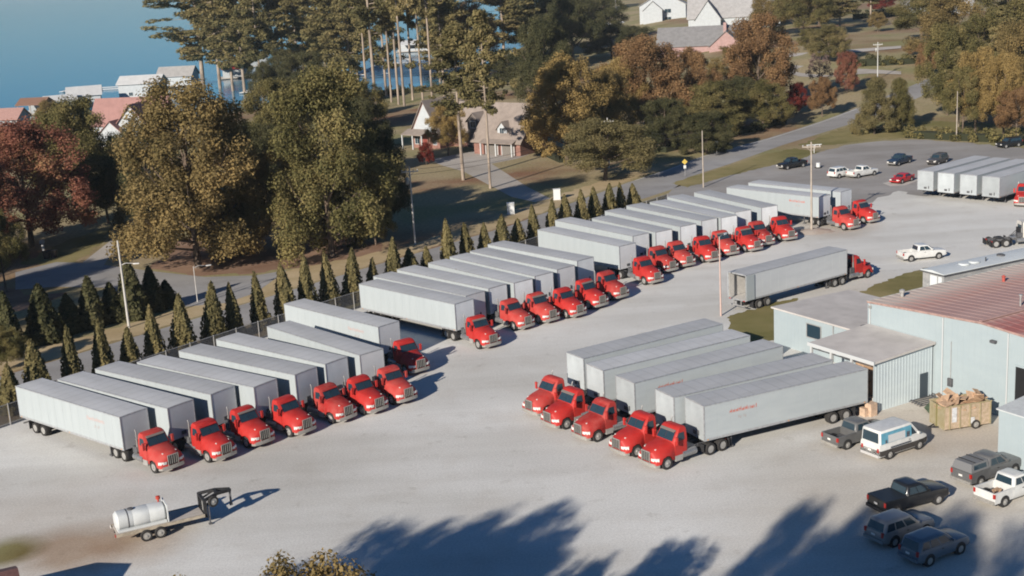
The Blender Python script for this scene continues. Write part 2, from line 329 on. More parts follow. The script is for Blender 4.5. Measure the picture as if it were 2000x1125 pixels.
sheet('roadside_verge', [(-70, 114), (-49.9, 133), (-42, 142.4), (-24.4, 163.4), (-0.4, 191.4), (20.54, 223.63), (28.54, 234.75), (25.80, 240.69), (17.09, 226.52), (7.58, 213.01), (-2.49, 198.54), (-14.00, 181.37), (-20.73, 176.62), (-27.14, 172.11), (-32.98, 166.33), (-39, 153), (-46, 145), (-76, 118)], 0.008, gravel_mat('tan_verge', (0.42, 0.32, 0.185), (0.52, 0.41, 0.26), (0.85, 0.85, 0.75), 0.1), 0.45)
sheet('leaf_litter', [(-51.22, 195.56), (-40.89, 198.25), (-22.05, 190.06), (-16.68, 178.76), (-20.57, 174.99), (-27.14, 172.11), (-34.92, 169.69), (-41.95, 170.91), (-48.73, 176.27)], 0.006, LITTER, 0.9)
sheet('leaf_litter_patch', [(-67.78, 170.82), (-61.80, 165.25), (-57.26, 165.48), (-57.37, 157.79), (-62.61, 156.57), (-67.77, 160.21)], 0.010, LITTER, 0.8)
sheet('left_lawn', [(-70.00, 185.06), (-68.23, 200.46), (-64.91, 208.22), (-63.68, 211.19), (-61.76, 198.60), (-61.54, 183.77), (-64.61, 182.01)], 0.010, LAWN, 0.6)
sheet('house_driveway', [(4.53, 209.34), (0.90, 215.29), (-7.81, 245.69), (-12.53, 255.80), (-15.09, 263.60), (-8.85, 269.62), (0.16, 276.40), (6.83, 265.99), (2.52, 257.85), (-2.52, 253.16), (3.68, 224.40), (7.10, 211.74)], 0.018, DRIVE)
sheet('hill_driveway', [(79.95, 355.11), (78.43, 367.20), (82.54, 376.19), (99.52, 356.39), (105.83, 349.89), (104.34, 344.94), (97.62, 349.55), (84.12, 349.63)], 0.12, DRIVE)
sheet('lower_driveway', [(86.61, 400.94), (102.22, 399.24), (121.42, 401.80), (119.38, 395.02), (99.92, 390.24), (85.07, 393.85)], 0.15, DRIVE)
sheet('yard_grass', [(22.96, 135.65), (25.84, 137.53), (29.30, 140.23), (31.63, 141.03), (27.52, 129.81), (26.11, 125.61), (23.52, 125.44), (21.83, 129.13)], 0.010, LAWN, 0.25)
sheet('back_grass', [(36.97, 139.75), (40.41, 144.03), (46.08, 149.33), (49.26, 151.39), (50.73, 148.90), (45.37, 141.39), (38.62, 137.58)], 0.010, LAWN, 0.25)
sheet('handicap_pad', [(60.11, 207.72), (62.69, 209.79), (66.01, 210.61), (66.18, 208.51), (62.83, 204.78), (60.52, 204.64)], 0.016, CONC)
mb = MB(); c0 = (41.23, 174.96); rr = random.Random(3); ring = []
for k in range(18):
    a = 2 * math.pi * k / 18; r_ = 2.1 + rr.uniform(-0.4, 0.4); ring.append((c0[0] + r_ * 1.3 * math.cos(a), c0[1] + r_ * math.sin(a)))
mb.loft([[(x, y, 0.006) for x, y in ring], [(c0[0] + (x - c0[0]) * .6, c0[1] + (y - c0[1]) * .6, 0.22) for x, y in ring], [(c0[0] + (x - c0[0]) * .2, c0[1] + (y - c0[1]) * .2, 0.32) for x, y in ring]])
struct('dirt_mound', mb.mesh('dirt_mound', DIRT, smooth=60))
# painted edge lines of the road
def line_marks(name, pts, w):
    L, Rr = [], []
    for i, p in enumerate(pts):
        a, b = pts[max(0, i - 1)], pts[min(len(pts) - 1, i + 1)]; dx, dy = b[0] - a[0], b[1] - a[1]; k = math.hypot(dx, dy)
        L.append((p[0] - dy / k * w, p[1] + dx / k * w)); Rr.append((p[0] + dy / k * w, p[1] - dx / k * w))
    ribbon(name, L, Rr, 0.020, PAINT)
line_marks('road_edge_line', [(22.17, 224.11), (28.77, 232.89), (37.80, 246.80), (53.17, 263.91), (68.13, 283.20), (83.66, 303.61)], 0.10)

# ================================================================ chain-link fence and hedge
def fence_fabric():
    m = bpy.data.materials.new('chain_link_fabric'); m.use_nodes = True; n = m.node_tree.nodes; l = m.node_tree.links
    b = n['Principled BSDF']; b.inputs['Base Color'].default_value = (0.11, 0.11, 0.115, 1); b.inputs['Roughness'].default_value = 0.6
    t = n.new('ShaderNodeBsdfTransparent'); mx = n.new('ShaderNodeMixShader'); mx.inputs[0].default_value = 0.5
    l.new(t.outputs[0], mx.inputs[1]); l.new(b.outputs[0], mx.inputs[2]); l.new(mx.outputs[0], n['Material Output'].inputs[0])
    return m
FENCE = [(-62, 93), (-46, 113.5), (-37.1, 125.5), (-27.5, 137.2), (-18.3, 147.6), (0.3, 168.7), (24.5, 198.4)]
fab = fence_fabric(); GALV = M('galvanised_steel', (0.42, 0.41, 0.40), 0.5, 0.5, var=0.15)
fe = thing('chain_link_fence', 'grey chain-link fence between the parked trailers and the hedge', 'fence', (0, 0, 0))
post_me = MB().lathe_z([(0.055, 0), (0.055, 2.05), (0.02, 2.1)], n=8).mesh('post', GALV)
pts = []
for (a, b), (c, d) in zip(FENCE, FENCE[1:]):
    k = max(1, round(math.hypot(c - a, d - b) / 3.0)); pts += [(a + (c - a) * i / k, b + (d - b) * i / k) for i in range(k)]
pts.append(FENCE[-1])
for i, p in enumerate(pts):
    ob('post', post_me, fe, (p[0], p[1], 0))
    if i:
        o_ = pts[i - 1]
        ob('top_rail', MB().tube([(o_[0], o_[1], 2.0), (p[0], p[1], 2.0)], 0.035, 6).mesh('rail', GALV), fe)
        ob('mesh_panel', MB().box(0, math.hypot(p[0] - o_[0], p[1] - o_[1]) - 0.12, -0.006, 0.006, 0.06, 1.95).mesh('fabric', fab), fe, (o_[0], o_[1], 0), (0, 0, math.atan2(p[1] - o_[1], p[0] - o_[0])))

# ================================================================ warehouse
BA = Vector((31.6, 113.4, 0)); BR = math.atan2(-0.866, 0.5)      # wall direction u; depth is +90 degrees from it
def UV(u, v): return (BA.x + u * 0.5 + v * 0.866, BA.y - u * 0.866 + v * 0.5)
WH_D, WH_W = 34.0, 25.0
wh = thing('warehouse', 'large white metal warehouse with a rusty red striped roof', 'warehouse', (BA.x, BA.y, 0), BR)
def siding(mb, x0, x1, y, z0, ztop, step=0.6, depth=0.035, mi=0):
    """Ribbed sheet wall along x at y, facing -y; ztop(x) gives the top edge."""
    k = max(1, round((x1 - x0) / step))
    for i in range(k):
        a, b = x0 + (x1 - x0) * i / k, x0 + (x1 - x0) * (i + 1) / k; c = b - 0.09
        for p, q, dp, dq in ((a, c, 0, 0), (c, b, -depth, -depth)):
            mb.quad((p, y + dp, z0), (q, y + dq, z0), (q, y + dq, ztop(q)), (p, y + dp, ztop(p)), mi=mi)
        for p in (c, b): mb.quad((p, y, z0), (p, y - depth, z0), (p, y - depth, ztop(p)), (p, y, ztop(p)), mi=mi)
    return mb
def gz(x): return 6.8 + 0.66 * (1 - abs(x - 12.5) / 12.5)
def rust_roof():
    m = bpy.data.materials.new('rusty_red_roof'); m.use_nodes = True; n = m.node_tree.nodes; l = m.node_tree.links
    b = n['Principled BSDF']; b.inputs['Roughness'].default_value = 0.75; b.inputs['Specular IOR Level'].default_value = 0.2
    tc = n.new('ShaderNodeTexCoord'); sp = n.new('ShaderNodeSeparateXYZ'); l.new(tc.outputs['Object'], sp.inputs[0])
    def noise(sc, st, det=4):
        mp = n.new('ShaderNodeMapping'); mp.inputs['Scale'].default_value = st; l.new(tc.outputs['Object'], mp.inputs['Vector'])
        k = n.new('ShaderNodeTexNoise'); k.inputs['Scale'].default_value = sc; k.inputs['Detail'].default_value = det; l.new(mp.outputs[0], k.inputs['Vector']); return k.outputs['Fac']
    def ramp(f, a, b_, p0, p1):
        k = n.new('ShaderNodeValToRGB'); k.color_ramp.elements[0].position = p0; k.color_ramp.elements[1].position = p1
        k.color_ramp.elements[0].color = (*a, 1); k.color_ramp.elements[1].color = (*b_, 1); l.new(f, k.inputs[0]); return k.outputs[0]
    stripe = ramp(noise(1.0, (0.10, 1.35, 1), 3), (0.45, 0.25, 0.215), (0.58, 0.50, 0.43), 0.42, 0.54)      # bare streaks down each sheet
    solid = ramp(noise(0.5, (0.5, 0.5, 1), 5), (0.40, 0.245, 0.22), (0.48, 0.32, 0.285), 0.35, 0.65)
    old = ramp(noise(0.8, (0.4, 0.12, 1), 3), (0.50, 0.35, 0.28), (0.36, 0.14, 0.125), 0.33, 0.42)
    mx0 = n.new('ShaderNodeMix'); mx0.data_type = 'RGBA'; l.new(ramp(noise(0.22, (1, 0.8, 1), 4), (0, 0, 0), (1, 1, 1), 0.48, 0.60), mx0.inputs[0]); l.new(solid, mx0.inputs[6]); l.new(old, mx0.inputs[7])
    f = n.new('ShaderNodeMath'); f.operation = 'MULTIPLY_ADD'; f.inputs[1].default_value = 1.4; f.inputs[2].default_value = -10.0; l.new(sp.outputs['X'], f.inputs[0])
    f2 = n.new('ShaderNodeMath'); f2.operation = 'MULTIPLY_ADD'; f2.inputs[1].default_value = 3.0; l.new(noise(0.35, (1, 0.6, 1), 3), f2.inputs[0]); l.new(f.outputs[0], f2.inputs[2]); f2.use_clamp = True
    mx = n.new('ShaderNodeMix'); mx.data_type = 'RGBA'; l.new(f2.outputs[0], mx.inputs[0]); l.new(stripe, mx.inputs[6]); l.new(mx0.outputs[2], mx.inputs[7])
    l.new(mx.outputs[2], b.inputs['Base Color']); return m
RUST = rust_roof()
mb = siding(MB(), 0, WH_W, 0.0, 0, gz, 0.6, 0.010); ob('front_wall', mb.mesh('front_wall', WHITEWALL), wh)
mb = MB(); mb.quad((0, 0, 0), (0, 0, 6.9), (0, WH_D, 6.9), (0, WH_D, 0)); ob('side_wall', mb.mesh('side_wall', WHITEWALL), wh)
mb = MB(); mb.quad((WH_W, 0, 0), (WH_W, WH_D, 0), (WH_W, WH_D, 6.9), (WH_W, 0, 6.9)).quad((0, WH_D, 0), (0, WH_D, 6.9), (12.5, WH_D, 7.52), (WH_W, WH_D, 6.9), (WH_W, WH_D, 0)); ob('back_wall', mb.mesh('back_wall', WHITEWALL), wh)
# roof sheets, each 0.9 m wide, lapped with a raised rib
for side in (0, 1):
    sh = MB(); w = 0.93; x0, x1 = (-0.1, 12.45) if side == 0 else (12.55, WH_W + 0.25)
    z = lambda x: gz(min(max(x, -0.3), WH_W + 0.3)) + 0.06
    prof = [(0, 0), (0.05, 0.022), (0.10, 0), (w, 0)]
    v = [(x, y, z(x) + h) for x in (x0, (x0 + x1) / 2, x1) for y, h in prof]
    sh.add(v, [(i * 4 + k, i * 4 + k + 1, i * 4 + k + 5, i * 4 + k + 4) for i in range(2) for k in range(3)])
    me = sh.mesh('roof_sheet', RUST)
    if me.polygons[2].normal.z < 0: me.flip_normals()
    for k in range(int(WH_D / w) + 1): ob('roof_sheet', me, wh, (0, -0.12 + k * w, 0))
ob('ridge_cap', MB().box(12.35, 12.65, -0.14, WH_D, 7.60, 7.66).mesh('ridge', RUST), wh)
mb = MB()
for k in range(10):
    a, b = k * 2.5, k * 2.5 + 2.5; mb.bar((a, -0.06, gz(a) - 0.02), (b, -0.06, gz(b) - 0.02), 0.10, 0.16)
ob('gable_trim', mb.mesh('trim', M('rust_trim', (0.34, 0.22, 0.19), 0.7, var=0.2)), wh)
dk = M('dark_opening', (0.012, 0.012, 0.013), 0.9)
dr = ob('dock_door', MB().box(16.0, 19.7, -0.062, -0.045, 1.2, 4.6).mesh('door', dk), wh)
ob('door_frame', MB().box(15.86, 16.0, -0.10, -0.04, 1.1, 4.74).box(19.7, 19.84, -0.10, -0.04, 1.1, 4.74).box(16.0, 19.7, -0.10, -0.04, 4.6, 4.74).mesh('frame', WHITEWALL), dr)
ob('wall_lamp', MB().box(13.6, 14.1, -0.35, -0.04, 6.1, 6.3).mesh('lamp', DGREY), wh)
ob('wall_lamp', MB().box(5.2, 5.5, -0.25, -0.04, 3.35, 3.5).mesh('lamp', DGREY), wh)
ob('wall_lamp', MB().box(0.25, 0.5, -0.22, -0.04, 6.3, 6.5).mesh('lamp', ALU), wh)
ob('roof_pipe', MB().lathe_z([(0.09, 0), (0.09, 0.9), (0.16, 0.92), (0.16, 1.05)], (11.2, 6.3, 7.4)).mesh('pipe', GALV), wh)
ob('roof_vent', MB().lathe_z([(0.16, 0), (0.16, 0.35), (0.26, 0.4), (0.26, 0.6), (0.05, 0.7)], (1.2, 3.0, 6.95)).mesh('vent', ALU), wh)
ob('roof_vent', MB().lathe_z([(0.14, 0), (0.14, 0.4), (0.22, 0.45), (0.04, 0.6)], (4.0, 13.0, 7.1)).mesh('vent', M('vent_red', (0.4, 0.08, 0.06), 0.6)), wh)

for x in (0.35, 8.6, 15.2): ob('downpipe', MB().tube([(x, -0.09, 0.1), (x, -0.09, gz(x) - 0.15)], 0.055, 6).mesh('pipe', M('white_trim', (0.5, 0.51, 0.51))), wh)
ob('meter_box', MB().box(9.3, 9.75, -0.22, -0.03, 1.3, 2.0).mesh('box', DGREY), wh)
ob('conduit', MB().tube([(9.5, -0.06, 2.0), (9.5, -0.06, 5.2)], 0.03, 6).mesh('conduit', GALV), wh)
an = thing('annex', 'low white office annex with a flat grey roof beside the warehouse', 'building', (BA.x, BA.y, 0), BR)
mb = siding(MB(), -12.8, -0.02, 0.35, 0, lambda x: 3.55, 0.5, 0.008); ob('front_wall', mb.mesh('wall', WHITEWALL), an)
mb = MB().quad((-12.8, 0.35, 0), (-12.8, 0.35, 3.55), (-12.8, 10.4, 3.4), (-12.8, 10.4, 0)).quad((-12.8, 10.4, 0), (-12.8, 10.4, 3.4), (-0.02, 10.4, 3.4), (-0.02, 10.4, 0)); ob('end_wall', mb.mesh('wall', WHITEWALL), an)
FLATROOF = M('flat_roof_membrane', (0.51, 0.475, 0.445), 0.85, var=0.10, scale=0.5, detail=6)
ob('roof', MB().add([(-13.0, 0.15, 3.56), (-0.04, 0.15, 3.56), (-0.04, 10.6, 3.42), (-13.0, 10.6, 3.42), (-13.0, 0.15, 3.72), (-0.04, 0.15, 3.72), (-0.04, 10.6, 3.58), (-13.0, 10.6, 3.58)], [(0, 3, 2, 1), (4, 5, 6, 7), (0, 1, 5, 4), (1, 2, 6, 5), (2, 3, 7, 6), (3, 0, 4, 7)]).mesh('roof', FLATROOF), an)
wi = ob('window', MB().box(-8.1, -6.3, 0.30, 0.33, 1.75, 3.0).mesh('pane', GLASS), an)
ob('window_frame', MB().box(-8.2, -6.2, 0.28, 0.325, 1.66, 1.75).box(-8.2, -6.2, 0.28, 0.325, 3.0, 3.08).box(-8.2, -8.1, 0.28, 0.325, 1.75, 3.0).box(-6.3, -6.2, 0.28, 0.325, 1.75, 3.0).mesh('frame', ALU), wi)
ob('downpipe', MB().tube([(-4.6, 0.26, 0), (-4.6, 0.26, 3.5)], 0.05, 6).mesh('pipe', GALV), an)
ob('roof_fan', MB().lathe_z([(0.35, 0), (0.35, 0.3), (0.5, 0.35), (0.45, 0.6), (0.1, 0.72)], (-1.3, 2.2, 3.7)).mesh('fan', ALU), an)
ob('roof_lamp', MB().box(-1.9, -1.2, 1.0, 1.5, 3.75, 4.0).mesh('lamp', DGREY), an)

ca = thing('loading_dock', 'white loading-dock canopy with a flat roof and ribbed side wall', 'loading dock', (BA.x, BA.y, 0), BR)
ob('roof', MB().add([(0.2, -7.3, 4.30), (7.9, -7.3, 4.30), (7.9, -0.1, 4.62), (0.2, -0.1, 4.62), (0.2, -7.3, 4.50), (7.9, -7.3, 4.50), (7.9, -0.1, 4.82), (0.2, -0.1, 4.82)], [(0, 3, 2, 1), (4, 5, 6, 7), (0, 1, 5, 4), (1, 2, 6, 5), (2, 3, 7, 6), (3, 0, 4, 7)]).mesh('roof', FLATROOF), ca)
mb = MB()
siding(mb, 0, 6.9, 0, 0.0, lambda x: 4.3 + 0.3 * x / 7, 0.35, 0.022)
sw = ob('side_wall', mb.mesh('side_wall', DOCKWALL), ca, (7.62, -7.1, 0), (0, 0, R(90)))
d_ = ob('door', MB().box(5.4, 6.35, -0.07, -0.05, 0.1, 2.25).mesh('door', M('door_dark', (0.05, 0.065, 0.08), 0.6)), sw)
ob('fascia', MB().box(0.15, 7.95, -7.38, -7.31, 4.24, 4.56).mesh('fascia', M('white_trim', (0.5, 0.51, 0.51), 0.6, var=0.06)), ca)
ob('platform', MB().box(0.3, 7.5, -6.9, -0.15, 0.0, 1.2).mesh('platform', CONC), ca)
for x in (0.4, 2.8, 5.2): ob('post', MB().box(x - 0.1, x + 0.1, -7.2, -7.0, 0, 4.28).mesh('post', M('white_trim', (0.62, 0.63, 0.62))), ca)
ob('back_wall', MB().box(0.3, 7.5, -0.14, -0.06, 1.2, 4.5).mesh('back', M('dock_inside', (0.16, 0.13, 0.11), 0.9, var=0.3)), ca)
ob('truss', MB().bar((0.5, -7.05, 4.0), (7.4, -7.05, 4.0), 0.08).bar((1.0, -7.05, 4.0), (2.2, -7.05, 4.26), 0.06).bar((3.4, -7.05, 4.0), (2.2, -7.05, 4.26), 0.06).mesh('truss', DGREY), ca)
ob('dock_bumper', MB().box(7.5, 8.2, -7.9, -7.2, 0, 1.1).box(7.3, 7.9, -8.3, -7.9, 0, 0.7).mesh('bumper', M('worn_timber', (0.50, 0.36, 0.26), 0.9, var=0.2)), ca)
rr = random.Random(9)
for i, (u, v, z, s) in enumerate([(5.9, -6.2, 1.2, 1.5), (6.8, -5.9, 1.2, 1.3), (6.0, -6.3, 2.7, 1.2), (6.9, -6.1, 2.5, 1.0)]):
    b_ = ob('carton', MB().box(-s / 2, s / 2, -s / 2, s / 2, 0, s).mesh('carton', CARD), None, (*UV(u, v), z + 0.002), (0, 0, BR + rr.uniform(-.3, .3)))
    tag(b_, ['brown carton on the dock floor, left one of the lower pair', 'brown carton on the dock floor, nearest the ribbed wall', 'brown carton stacked under the dock roof, left upper one', 'small brown carton stacked under the dock roof, right upper one'][i], 'box', 'cartons in the loading dock')

sb = thing('white_shed', 'white metal shed corner at the right edge beside the dumpster', 'shed', (*(35.09, 91.10), 0), BR)
mb = siding(MB(), 0, 9, 0, 0, lambda x: 4.2, 0.6, 0.010); ob('front_wall', mb.mesh('wall', WHITEWALL), sb)
ob('side_wall', MB().box(0.002, 8.998, 0.004, 7, 0, 4.19).mesh('wall', WHITEWALL), sb)
ob('roof', MB().add([(-0.15, -0.15, 4.20), (9.15, -0.15, 4.20), (9.15, 7.15, 4.9), (-0.15, 7.15, 4.9), (-0.15, -0.15, 4.30), (9.15, -0.15, 4.30), (9.15, 7.15, 5.0), (-0.15, 7.15, 5.0)], [(0, 3, 2, 1), (4, 5, 6, 7), (0, 1, 5, 4), (1, 2, 6, 5), (2, 3, 7, 6), (3, 0, 4, 7)]).mesh('roof', M('shed_roof', (0.50, 0.52, 0.52), 0.6, var=0.08)), sb)

# office trailer with a white roof behind the warehouse
c0 = (44.52, 138.86); hd = math.atan2(144.47 - 138.91, 57.27 - 44.53) + R(3)
of = thing('office_trailer', 'long grey office trailer with a bright white roof behind the warehouse', 'office trailer', (c0[0], c0[1], 0), hd)
OFS = M('grey_siding', (0.23, 0.235, 0.24), 0.6, rgb2=(0.36, 0.355, 0.345), scale=1.5, stretch=(0.3, 1, 1))
ob('body', MB().box(0.1, 18.0, -3.2, -0.1, 0.55, 2.9).mesh('body', OFS, False), of)
ob('skirt', MB().box(0.25, 17.9, -3.1, -0.2, 0.02, 0.55).mesh('skirt', DGREY), of)
WR = M('white_roof_coating', (0.60, 0.63, 0.63), 0.5, var=0.05, scale=0.8)
rp = [(-3.4, 2.9), (-3.35, 3.02), (-1.65, 3.22), (0.05, 3.02), (0.1, 2.9)]
ob('roof', MB().loft([[(x, y, z) for y, z in rp] for x in (-0.15, 6, 12, 18.2)]).mesh('roof', WR, smooth=60), of)
ob('roof_edge', MB().box(-0.2, 18.22, -3.44, -3.40, 2.84, 2.96).box(-0.2, -0.16, -3.40, 0.1, 2.84, 2.96).mesh('edge', DGREY), of)
for x in (4.4, 5.9): ob('roof_hatch', MB().lathe_z([(0.62, 0), (0.60, 0.1), (0.4, 0.16)], (x, -1.8, 3.18), 18).mesh('hatch', WR), of)
ob('roof_vent', MB().lathe_z([(0.45, 0), (0.45, 0.16), (0.36, 0.2)], (10.2, -1.5, 3.18)).mesh('vent', DGREY), of)
ob('roof_pipe', MB().lathe_z([(0.06, 0), (0.06, 0.5)], (7.2, -2.2, 3.1)).mesh('pipe', BLACK), of)
for i, x in enumerate((3.0, 6.6, 10.2, 13.8)):
    w = ob('window', MB().box(x, x + 1.6, -3.235, -3.205, 1.4, 2.3).mesh('pane', GLASS), of)
    ob('awning', MB().add([(x - .1, -3.2, 2.45), (x + 1.7, -3.2, 2.45), (x + 1.7, -3.8, 2.15), (x - .1, -3.8, 2.15), (x - .1, -3.2, 2.50), (x + 1.7, -3.2, 2.50), (x + 1.7, -3.8, 2.20), (x - .1, -3.8, 2.20)], [(0, 3, 2, 1), (4, 5, 6, 7), (0, 1, 5, 4), (1, 2, 6, 5), (2, 3, 7, 6), (3, 0, 4, 7)]).mesh('awning', OFS), w)
dd = ob('door', MB().box(0.06, 0.09, -2.2, -1.2, 0.6, 2.6).mesh('door', M('pale_door', (0.6, 0.63, 0.64), 0.4)), of)
ob('end_panel', MB().box(0.05, 0.09, -2.9, -2.4, 0.6, 2.6).mesh('panel', M('pale_door', (0.6, 0.63, 0.64), 0.4)), of)
ob('vent_stack', MB().lathe_z([(0.22, 0), (0.22, 1.3), (0.36, 1.35), (0.3, 1.6), (0.05, 1.7)], (8.4, -3.75, 0.6)).mesh('stack', M('cream_metal', (0.55, 0.5, 0.44), 0.6)), of)
ob('vent_stack', MB().lathe_z([(0.22, 0), (0.22, 1.0), (0.36, 1.05), (0.3, 1.3), (0.05, 1.4)], (1.5, -3.75, 0.6)).mesh('stack', M('cream_metal', (0.55, 0.5, 0.44), 0.6)), of)

# ================================================================ road tractors
def wheel_mesh(r, w, rim_r, deep, name):
    t = MB(); t.lathe_y([(rim_r, -w / 2), (r * 0.93, -w / 2), (r, -w * 0.36), (r, w * 0.36), (r * 0.93, w / 2), (rim_r, w / 2)], n=20, caps=False)
    rm = MB(); rm.lathe_y([(rim_r, -w / 2 + 0.015), (rim_r * 0.86, -w / 2 + 0.03), (rim_r * 0.62, -w / 2 + deep), (rim_r * 0.36, -w / 2 + deep), (rim_r * 0.30, -w / 2 + deep - 0.07), (0.02, -w / 2 + deep - 0.08)], n=16)
    return t.mesh(name + '_tyre', TYRE, smooth=35), rm.mesh(name + '_rim', ALU, smooth=35)
FT, FRM = wheel_mesh(0.51, 0.30, 0.31, 0.02, 'steer')      # outer face at -y
DT, DRM = wheel_mesh(0.51, 0.58, 0.31, 0.13, 'dual')
def flip_y(me, name):
    k = me.copy(); k.name = name; k.transform(Matrix.Diagonal((1, -1, 1, 1))); k.flip_normals(); return k
FT2, FRM2, DT2, DRM2 = (flip_y(a, a.name + '_l') for a in (FT, FRM, DT, DRM))

def build_tractor(body, variant=0):
    P = []
    def part(name, me, par=None, loc=None): P.append((name, me, par, loc)); return len(P) - 1
    # hood with integral fenders: half sections from nose to cowl
    secs = [(-0.14, [(0, 1.53), (.40, 1.51), (.52, 1.41), (.62, 1.18), (.86, 1.02), (.98, .86), (1.00, .58)]),
            (-0.30, [(0, 1.62), (.46, 1.60), (.62, 1.48), (.80, 1.26), (1.02, 1.08), (1.12, .90), (1.14, .56)]),
            (-0.62, [(0, 1.72), (.54, 1.70), (.74, 1.58), (.95, 1.38), (1.12, 1.20), (1.20, 1.00), (1.21, .62)]),
            (-0.80, [(0, 1.77), (.57, 1.75), (.79, 1.63), (1.00, 1.43), (1.14, 1.27), (1.21, 1.12), (1.22, 1.02)]),
            (-1.20, [(0, 1.86), (.63, 1.84), (.87, 1.71), (1.06, 1.50), (1.16, 1.34), (1.21, 1.22), (1.22, 1.14)]),
            (-1.62, [(0, 1.93), (.68, 1.91), (.93, 1.77), (1.08, 1.54), (1.16, 1.32), (1.20, 1.14), (1.21, 1.02)]),
            (-1.80, [(0, 1.96), (.70, 1.94), (.96, 1.80), (1.08, 1.56), (1.13, 1.25), (1.16, 1.00), (1.16, .64)]),
            (-2.08, [(0, 2.00), (.74, 1.98), (.98, 1.83), (1.06, 1.56), (1.07, 1.25), (1.08, .95), (1.08, .62)])]
    rings = [[(x, y, z) for y, z in s] + [(x, -y, z) for y, z in reversed(s[1:])] for x, s in secs]
    h = part('hood', MB().loft(rings).mesh('hood', body, smooth=50))
    for s in (-1, 1):
        part('hood_marker', MB().box(-0.62, -0.50, s * 0.60 - .04, s * 0.60 + .04, 1.60, 1.68).mesh('marker', LAMP), h)
    # cab: stacked rounded plans
    def plan(x0, x1, w, z, c=0.12):
        q = [(x1 - c, w), (x1, w - c * 1.6), (x1 + .03, 0), (x1, -w + c * 1.6), (x1 - c, -w), (x0 + c, -w), (x0, -w + c), (x0, w - c), (x0 + c, w)]
        return [(x, y, z) for x, y in q]
    cabrings = [plan(-3.42, -2.02, 1.06, .70), plan(-3.44, -1.98, 1.08, 1.2), plan(-3.44, -1.98, 1.08, 1.96), plan(-3.43, -2.34, 1.02, 2.52), plan(-3.42, -2.52, .98, 2.78), plan(-3.36, -2.66, .90, 2.92), plan(-3.2, -2.82, .74, 2.97)]
    c = part('cab', MB().loft([list(reversed(r)) for r in cabrings]).mesh('cab', body, smooth=38))
    # windshield, laid just proud of the raked screen
    def wsx(z): return -1.98 + (z - 1.96) / 0.82 * -0.54
    ws = MB()
    for s in (-1, 1):
        a = [(wsx(2.03) + .065, s * .01, 2.03), (wsx(2.03) + .045, s * .88, 2.03), (wsx(2.70) + .045, s * .82, 2.70), (wsx(2.70) + .065, s * .01, 2.70)]
        ws.quad(*(a if s < 0 else a[::-1]))
    part('windshield', ws.mesh('windshield', GLASS), c)
    part('sun_visor', MB().add([(wsx(2.74) + .03, -.84, 2.74), (wsx(2.74) + .03, .84, 2.74), (wsx(2.74) + .22, .80, 2.64), (wsx(2.74) + .22, -.80, 2.64), (wsx(2.74) + .03, -.84, 2.78), (wsx(2.74) + .03, .84, 2.78), (wsx(2.74) + .22, .80, 2.68), (wsx(2.74) + .22, -.80, 2.68)], [(0, 3, 2, 1), (4, 5, 6, 7), (0, 1, 5, 4), (1, 2, 6, 5), (2, 3, 7, 6), (3, 0, 4, 7)]).mesh('visor', body if variant else M('visor_smoke', (0.20, 0.17, 0.15), .4)), c)
    for s in (-1, 1):
        d = part('door', MB().add([(-2.14, s * 1.079, .85), (-3.28, s * 1.079, .85), (-3.28, s * 1.079, 1.95), (-2.14, s * 1.079, 1.95), (-2.14, s * 1.094, .85), (-3.28, s * 1.094, .85), (-3.28, s * 1.094, 1.95), (-2.14, s * 1.094, 1.95)], [(0, 1, 2, 3), (7, 6, 5, 4), (0, 4, 5, 1), (1, 5, 6, 2), (2, 6, 7, 3), (3, 7, 4, 0)]).mesh('door', body), c)
        y = lambda z: s * (1.08 + (z - 1.96) * (-0.06 / 0.56) + 0.012)
        q = [(-2.24, y(2.0), 2.0), (-3.10, y(2.0), 2.0), (-3.08, y(2.58), 2.58), (-2.56, y(2.58), 2.58)]
        part('side_window', MB().quad(*(q if s > 0 else q[::-1])).mesh('side_window', GLASS), c)
        part('mirror', MB().box(-2.14, -2.02, s * 1.34 - .10, s * 1.34 + .10, 1.82, 2.42).bar((-2.1, s * 1.06, 2.36), (-2.1, s * 1.28, 2.36), .04).bar((-2.1, s * 1.06, 1.9), (-2.1, s * 1.28, 1.9), .04).mesh('mirror', body if variant != 2 else BLACK), c)
        hp = [(-.105, .60), (-.12, .86), (-.22, 1.06), (-.42, 1.185)]
        hl = MB().loft([[(x, s * y, .86), (x, s * y, 1.07 - .03 * (i == 0)), (x - .07, s * (y - .06), 1.09), (x - .07, s * (y - .06), .86)] for i, (x, y) in enumerate(hp)])
        part('headlight', hl.mesh('headlight', LAMP), h)
        part('fuel_tank', MB().tube([(-2.85, s * .92, .78), (-4.25, s * .92, .78)], .30, 14).tube([(-3.1, s * .92, .78), (-3.16, s * .92, .78)], .312, 14).tube([(-3.95, s * .92, .78), (-4.01, s * .92, .78)], .312, 14).mesh('fuel_tank', M('tank_alloy', (0.32, 0.32, 0.32), .35, .6, var=.1), smooth=40))
        part('step_box', MB().box(-2.82, -2.12, s * .70 if s > 0 else -1.14, 1.14 if s > 0 else s * .70, .42, .86).mesh('step', ALU), None)
    part('rear_window', MB().box(-3.455, -3.446, -.55, .55, 2.05, 2.52).mesh('rear_window', GLASS), c)
    gr = MB().box(-0.16, -0.085, -.44, .44, .74, 1.52, 1)
    for k in range(4): gr.box(-0.09, -0.055, -.315 + k * .195, -.315 + k * .195 + .05, .78, 1.50, 0)
    gr.box(-0.10, -0.045, -.49, -.43, .70, 1.56, 0).box(-0.10, -0.045, .43, .49, .70, 1.56, 0).box(-0.10, -0.045, -.43, .43, 1.50, 1.56, 0)
    part('grille', gr.mesh('grille', [CHROME, BLACK]), h)
    bp = [(-0.02, 0), (-0.04, .70), (-0.16, 1.02), (-0.42, 1.16)]
